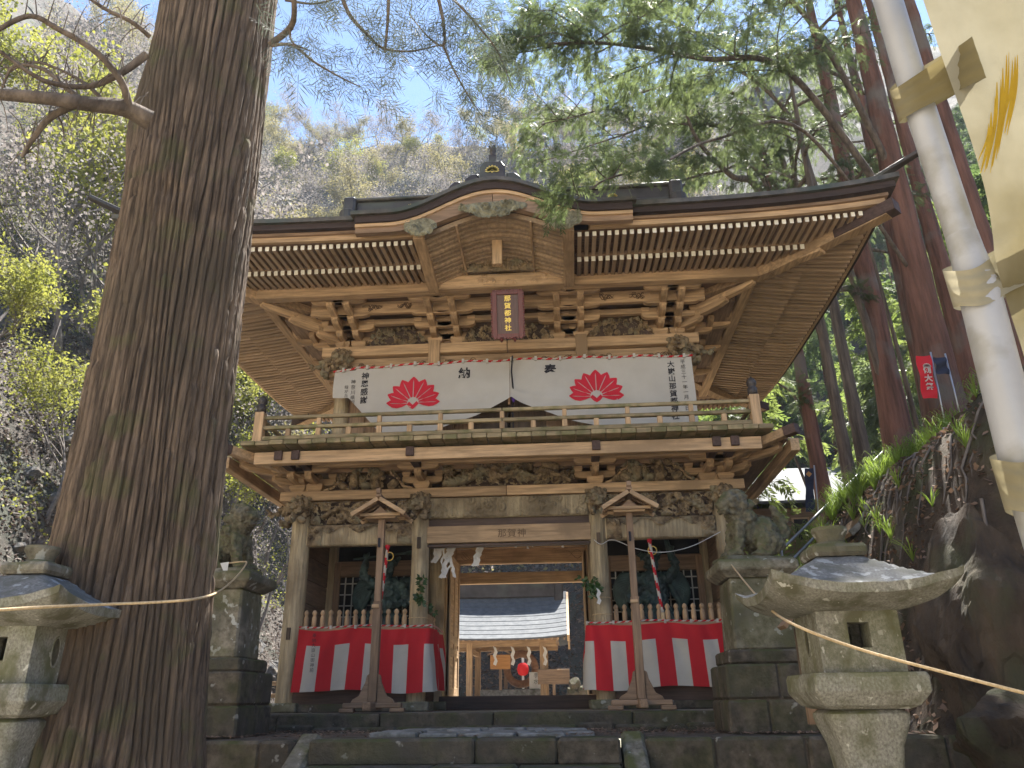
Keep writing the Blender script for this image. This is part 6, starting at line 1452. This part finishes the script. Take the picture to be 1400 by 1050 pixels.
for s in (-1, 1):
    for k in range(9):      # roof courses
        t0, t1 = k / 9, (k + 1) / 9
        def pr(t): return (s * 2.0 * t, zr_ - 1.5 * (t ** .82))
        (ya, za), (yb, zb_) = pr(t0), pr(t1)
        m = MB(); nn = 12; P = [[(ex0 + (ex1 - ex0) * i / nn, ya, za + .10 * abs(2 * i / nn - 1) ** 3), (ex0 + (ex1 - ex0) * i / nn, yb, zb_ + .012 + .10 * abs(2 * i / nn - 1) ** 3)] for i in range(nn + 1)]; Q = [[(a, b, c - .05) for a, b, c in row] for row in P]
        m.grid([[*p, *q[::-1]] for p, q in zip(P, Q)], closed=True); m.f += [(0, 1, 2, 3), (nn * 4, nn * 4 + 1, nn * 4 + 2, nn * 4 + 3)]; m.m += [0, 0]; m.build('roof_course', SLATE, wp)
    for xe, ss in ((ex0, -1), (ex1, 1)):
        m = MB(); 
        for k in range(8): a, b = (s * 2.0 * k / 8, zr_ + .02 - 1.5 * (k / 8) ** .82), (s * 2.0 * (k + 1) / 8, zr_ + .02 - 1.5 * ((k + 1) / 8) ** .82); m.beam((xe + ss * .02, a[0], a[1] - .03), (xe + ss * .02, b[0], b[1] - .03), .07, .2)
        m.build('barge_board', WY, wp)
MB().bb(ex0 + .2, ex1 - .2, -.16, .16, zr_ - .1, zr_ + .38).build('ridge', ROOF, wp, bevel=.03); MB().bb(ex0 + .1, ex1 - .1, -.22, .22, zr_ + .38, zr_ + .45).build('ridge_cap', ROOF, wp, bevel=.02)
for x in (ex0 + .25, ex1 - .25): MB().bb(x - .15, x + .15, -.28, .28, zr_ - .35, zr_ + .40).build('ridge_end', ROOF, wp, bevel=.05)
MB().bb(ex0, ex1 - .3, -1.6, 1.6, ez + .06, ez + .09).build('ceiling', BX, wp)
for k in range(22): x = ex0 + .1 + (ex1 - ex0 - .2) * k / 21; MB().beam((x, -1.1, ez + .16), (x, -1.98, ez + .03), .05, .06).build('rafter', WY, wp)
b = thing('water_basin', 'rough grey stone water basin under the pavilion roof', 'basin', tuple(at(700, 950, 14.6))); b.location.z = -.06
MB().bb(-.95, .95, -.4, .4, 0, .52).build('basin_body', PAVE, b, bevel=.04); MB().bb(-.85, .85, -.3, .3, .50, .535).build('water', mat('dark water', (.02, .03, .03), (.03, .04, .04), rough=.05, bump=0), b)
rg_ = thing('reed_ring', 'large brown reed ring standing behind the water basin', 'ring', tuple(at(713, 950, 15.6))); rg_.location.z = -.06
MB().tube([(.46 * cos(a * pi / 16), 0, 1.15 + .46 * sin(a * pi / 16)) for a in range(33)], .115, 10).build('ring', mat('bundled reed', (.22, .11, .06), (.36, .19, .11), scale=8, bump=.8), rg_, True)
for s in (-1, 1): MB().bb(s * .5 - .05, s * .5 + .05, -.05, .05, 0, 1.2).build('ring_post', BZ, rg_)
def board(name, label, px_, py_, Y, w, h, mt, cat='sign', txt=None, roof=False, sz=.1):
    p = at(px_, py_, Y); t = thing(name, label, cat, (p.x, Y, gz(p.x, Y) if Y < 14 and abs(p.x) > 4 else -.06)); z = p.z - t.location.z
    MB().bb(-w / 2, w / 2, -.02, .02, z - h / 2, z + h / 2).build('board', mt, t, bevel=.01)
    MB().bb(-.04, .04, .02, .08, 0, z + h / 2 - .02).build('post', BZ, t)
    if roof:
        for s in (-1, 1): MB().beam((0, -.0, z + h / 2 + .16), (s * (w / 2 + .08), 0, z + h / 2 + .0), .18, .03).build('roof_board', BY, t)
    if txt: text_mesh(txt, sz, INK if mt is not BX else CLOTH, lambda u, v: (u, -.024, z + h / 2 - .02 + v), vertical=True, parent=t)
    return t
ORG = mat('orange new wood', (.42, .20, .07), (.55, .28, .10), scale=3, stretch=GX)
board('notice_board', 'small orange wooden notice under the pavilion, left of the reed ring', 684, 905, 14.2, .62, .42, ORG, roof=True)
board('notice_board', 'white paper notice on a post right of the reed ring', 733, 932, 14.4, .42, .55, PAPER, txt='手水', sz=.16)
board('notice_board', 'brown carved wooden board right of the water pavilion', 757, 925, 13.6, .95, .42, BX, txt=None)
board('notice_board', 'dark slanted wooden sign behind the right stone lantern', 1103, 893, -5.2, .13, .34, DZ, roof=True, txt='奉納大嶽山', sz=.05)
for k in range(4):
    p = at(668 + 22 * k + (8 if k else 6), 893, 13.8); m = MB(); P = [(p.x + .05 * (q % 2), 13.8, p.z + .2 - .13 * q) for q in range(5)]
    m.grid([[a, (a[0] + .09, a[1] + .01, a[2] - .04)] for a in P]); o = m.build('paper_streamer', PAPER, None, recalc=False); setp(o, 'zigzag white paper streamer hanging from the water pavilion eave', 'streamer', 'streamers on the water pavilion')
rl_ = thing('red_lantern', 'round red and white lantern far behind the reed ring', 'lantern', tuple(at(715, 915, 19))); rl_.location.z = 0
zc = at(715, 915, 19).z; MB().lathe((0, 0, zc), [(.08, -.22), (.18, -.16), (.22, 0), (.18, .16), (.08, .22)], 14).build('paper_body', mat('bright red paper', (.75, .03, .03), (.8, .05, .05), transl=.5, bump=0), rl_, True); MB().bb(-.04, .04, -.04, .04, 0, zc + .5).build('post', PAPER, rl_)
# rubble heap right of the pavilion
for i in range(16): p = at(778 + 3.2 * (i % 7) + 2 * (i // 7), 946 - 10 * (i // 7), 13.0 + .2 * (i % 3)); o = link('piled_stone', RKM[i % 5], None, (p.x, p.y, .12 + .22 * (i // 7)), 0, (i, i * 2, i), (.2, .17, .2)); setp(o, 'grey stone in the rubble heap right of the water pavilion', 'stone', 'stones of the rubble heap')
# ------------------------------------------------------------------ small things round the gate
def fence(): 
    p = at(371, 930, 3.2); t = thing('garden_fence', 'low pale wooden fence on the sunny ground left of the gate', 'fence', (p.x - 1.2, 3.2, -.2)); zt = p.z + .55
    for k in range(7): MB().bb(k * .38 - .05, k * .38 + .03, -.04, .04, 0, .75).build('fence_post', WZ, t, bevel=.01)
    for z in (.25, .45, .65): MB().bb(-.1, 2.4, -.06, -.03, z - .04, z + .03).build('fence_rail', WX, t, bevel=.005)
fence()
ev = thing('small_shrine_roof', 'corner of a small dark roof with a red edge between the giant cedar and left pedestal', 'small shrine', tuple(at(265, 800, -2.2)))
MB().beam((-.5, 0, .25), (.42, 0, -.10), .6, .05).build('roof_slope', ROOF, ev, bevel=.01); MB().beam((-.5, -.31, .21), (.44, -.31, -.15), .03, .07).build('barge_board', MAROON, ev, bevel=.005); MB().bb(-.45, .1, -.2, .2, -1.4, -.02).build('shrine_body', BZ, ev)
# little gabled roof and handrails on the right bank path
gb = thing('small_wayside_shrine', 'small wooden shrine with pale curved roof edges behind the right stone lantern', 'small shrine', tuple(at(1185, 790, .6))); gz_ = at(1175, 710, .6).z - gb.location.z
for s, e in ((-1, (-.28, -.30)), (1, (.78, -.50))):
    pts = [Vector((0, 0, gz_)), Vector((e[0] * .45, 0, gz_ + e[1] * .62)), Vector((e[0], 0, gz_ + e[1]))]
    for i in range(2): MB().beam(pts[i], pts[i + 1], .9, .05).build('roof_slope', BX, gb, bevel=.008); MB().beam(pts[i] + Vector((0, -.47, .01)), pts[i + 1] + Vector((0, -.47, .01)), .05, .09).build('barge_board', PAVE if s < 0 else WY, gb, bevel=.01)
MB().bb(-.2, .5, -.3, .3, -1.2, gz_ - .35).build('shrine_body', BZ, gb); MB().tube([(0, -.5, gz_ + .04), (-.05, -.5, gz_ + .12)], [.05, .02], 8).build('ridge_end', PAVE, gb)
hr = thing('handrail', 'pair of metal handrails climbing the path right of the gate', 'handrail', tuple(at(1125, 720, 2)))
H0 = Vector(hr.location)
for dy in (0, .0):
    pass
for k, (a, b) in enumerate((((1068, 752, 1.0), (1182, 640, 4.0)), ((1078, 770, 1.0), (1190, 658, 4.0)), ((1068, 752, 1.9), (1215, 610, 6.0)))):
    MB().tube([at(*a) - H0, at(*b) - H0], .022, 8).build('rail', STEEL, hr, True)
for q in (0, .5, 1):
    p = at(1068, 752, 1.0).lerp(at(1182, 640, 4.0), q) - H0; MB().tube([p, p - Vector((0, 0, 1.0))], .02, 8).build('post', STEEL, hr, True)
def nobori(name, label, a, b, Y, w, mt, txt, tm, sz, crest=False, navy=False):
    A, B = at(*a, Y), at(*b, Y); p0 = A.lerp(B, .5); gzv = min(gz(p0.x + w / 2 + .03, Y), B.z - .1); t = thing(name, label, 'banner', (p0.x, Y, gzv)); zt, zb = A.z - gzv, B.z - gzv; lean = (A.x - B.x)
    P = [[((lean * (.5 - j / 14)) + w * (i / 6 - .5) + .0, .03 * sin(j * .7 + i * .5), zt + (zb - zt) * j / 14) for j in range(15)] for i in range(7)]
    c = MB().grid(P).build('cloth', mt, t, True, recalc=False); xp = w / 2 + .02
    MB().tube([(xp - lean * .5, .02, 0 if not navy else -.0), (xp + lean * .6, .02, zt + .06)], .014, 6).build('pole', STEEL, t, True)
    f = lambda u, v: (u + lean * (.5 + (v) / max(.1, (zt - zb)) ), -.045, zt - .06 + v)
    if txt: text_mesh(txt, sz, tm, f, vertical=True, parent=t, spacing=1.15, bold=.004)
    if crest: lotus(0, 0, w * .35, lambda u, v: (u + lean * .4, -.05, zt - .22 + v)).build('lotus_crest', tm, t)
    return t
nobori('festival_banner', 'small red festival banner with white characters among the cypress trunks', (1262, 486), (1272, 545), .5, .22, RED, '　例大祭', CLOTH, .12, True)
NAVY = mat('dark navy cloth', (.012, .016, .035), (.03, .035, .07), scale=6, bump=.2)
nobori('festival_banner', 'dark navy banner with an orange diamond beyond the right guardian beast', (1106, 640), (1108, 700), 4.5, .17, NAVY, None, ORG, .1)
p = at(1106, 648, 4.42); o = MB().prism([(0, .06), (.06, 0), (0, -.06), (-.06, 0)], p, (1, 0, 0), (0, 0, 1), (0, .01, 0)).build('diamond_mark', ORG, bpy.data.objects['festival_banner.001']); o.location = -bpy.data.objects['festival_banner.001'].location
nobori('festival_banner', 'crumpled dark blue cloth tied beside the small red banner', (1284, 488), (1290, 512), .45, .18, NAVY, None, ORG, .1)
# far buildings with pale metal roofs beyond the railing
for i, (px_, py_, Y, w, d, h, lb) in enumerate(((1068, 672, 12, 3.4, 3, 1.5, 'wooden building with a pale sunlit metal roof beyond the right guardian beast'), (1085, 650, 19, 5.5, 4, 2.4, 'far building with a bluish metal roof behind the wooden one'))):
    p = at(px_, py_, Y); g = gz(p.x, Y) - .3; t = thing('shrine_office', lb, 'building', (p.x, Y, g)); H_ = p.z - g
    MB().bb(-w / 2, w / 2, 0, d, 0, H_ - .5).build('wall', BX, t)
    for k in range(4): x = -w / 2 + w * (k + .5) / 4; f = MB().bb(x - .25, x + .25, -.04, 0, H_ - 1.5, H_ - .8).build('window', WX, t); MB().bb(x - .2, x + .2, -.05, -.04, H_ - 1.45, H_ - .85).build('pane', BLACKV, f)
    for s in (-1, 1): MB().beam((0, d / 2, H_ + .8), (0, d / 2 + s * (d / 2 + .6), H_ - .45), w + .8, .08).build('roof_slope', SLATE, t)

tt = sum(len(o.data.polygons) for o in bpy.data.objects if o.type == 'MESH' and o.data.users == 1); print('POLYS single', tt, 'unique', sum(len(m.polygons) for m in bpy.data.meshes))

# ------------------------------------------------------------------ mountain air
HZ = bpy.data.materials.new('mountain air'); HZ.use_nodes = True; t = HZ.node_tree; t.nodes.clear(); vo = t.nodes.new('ShaderNodeVolumePrincipled'); ou = t.nodes.new('ShaderNodeOutputMaterial')
vo.inputs['Color'].default_value = (.80, .88, 1.0, 1); vo.inputs['Density'].default_value = .0006; vo.inputs['Anisotropy'].default_value = .0; t.links.new(vo.outputs[0], ou.inputs['Volume'])
hz = MB().bb(-152, 122, -62, 122, -3.2, 122).build('haze', HZ, None); hz['kind'] = 'stuff'
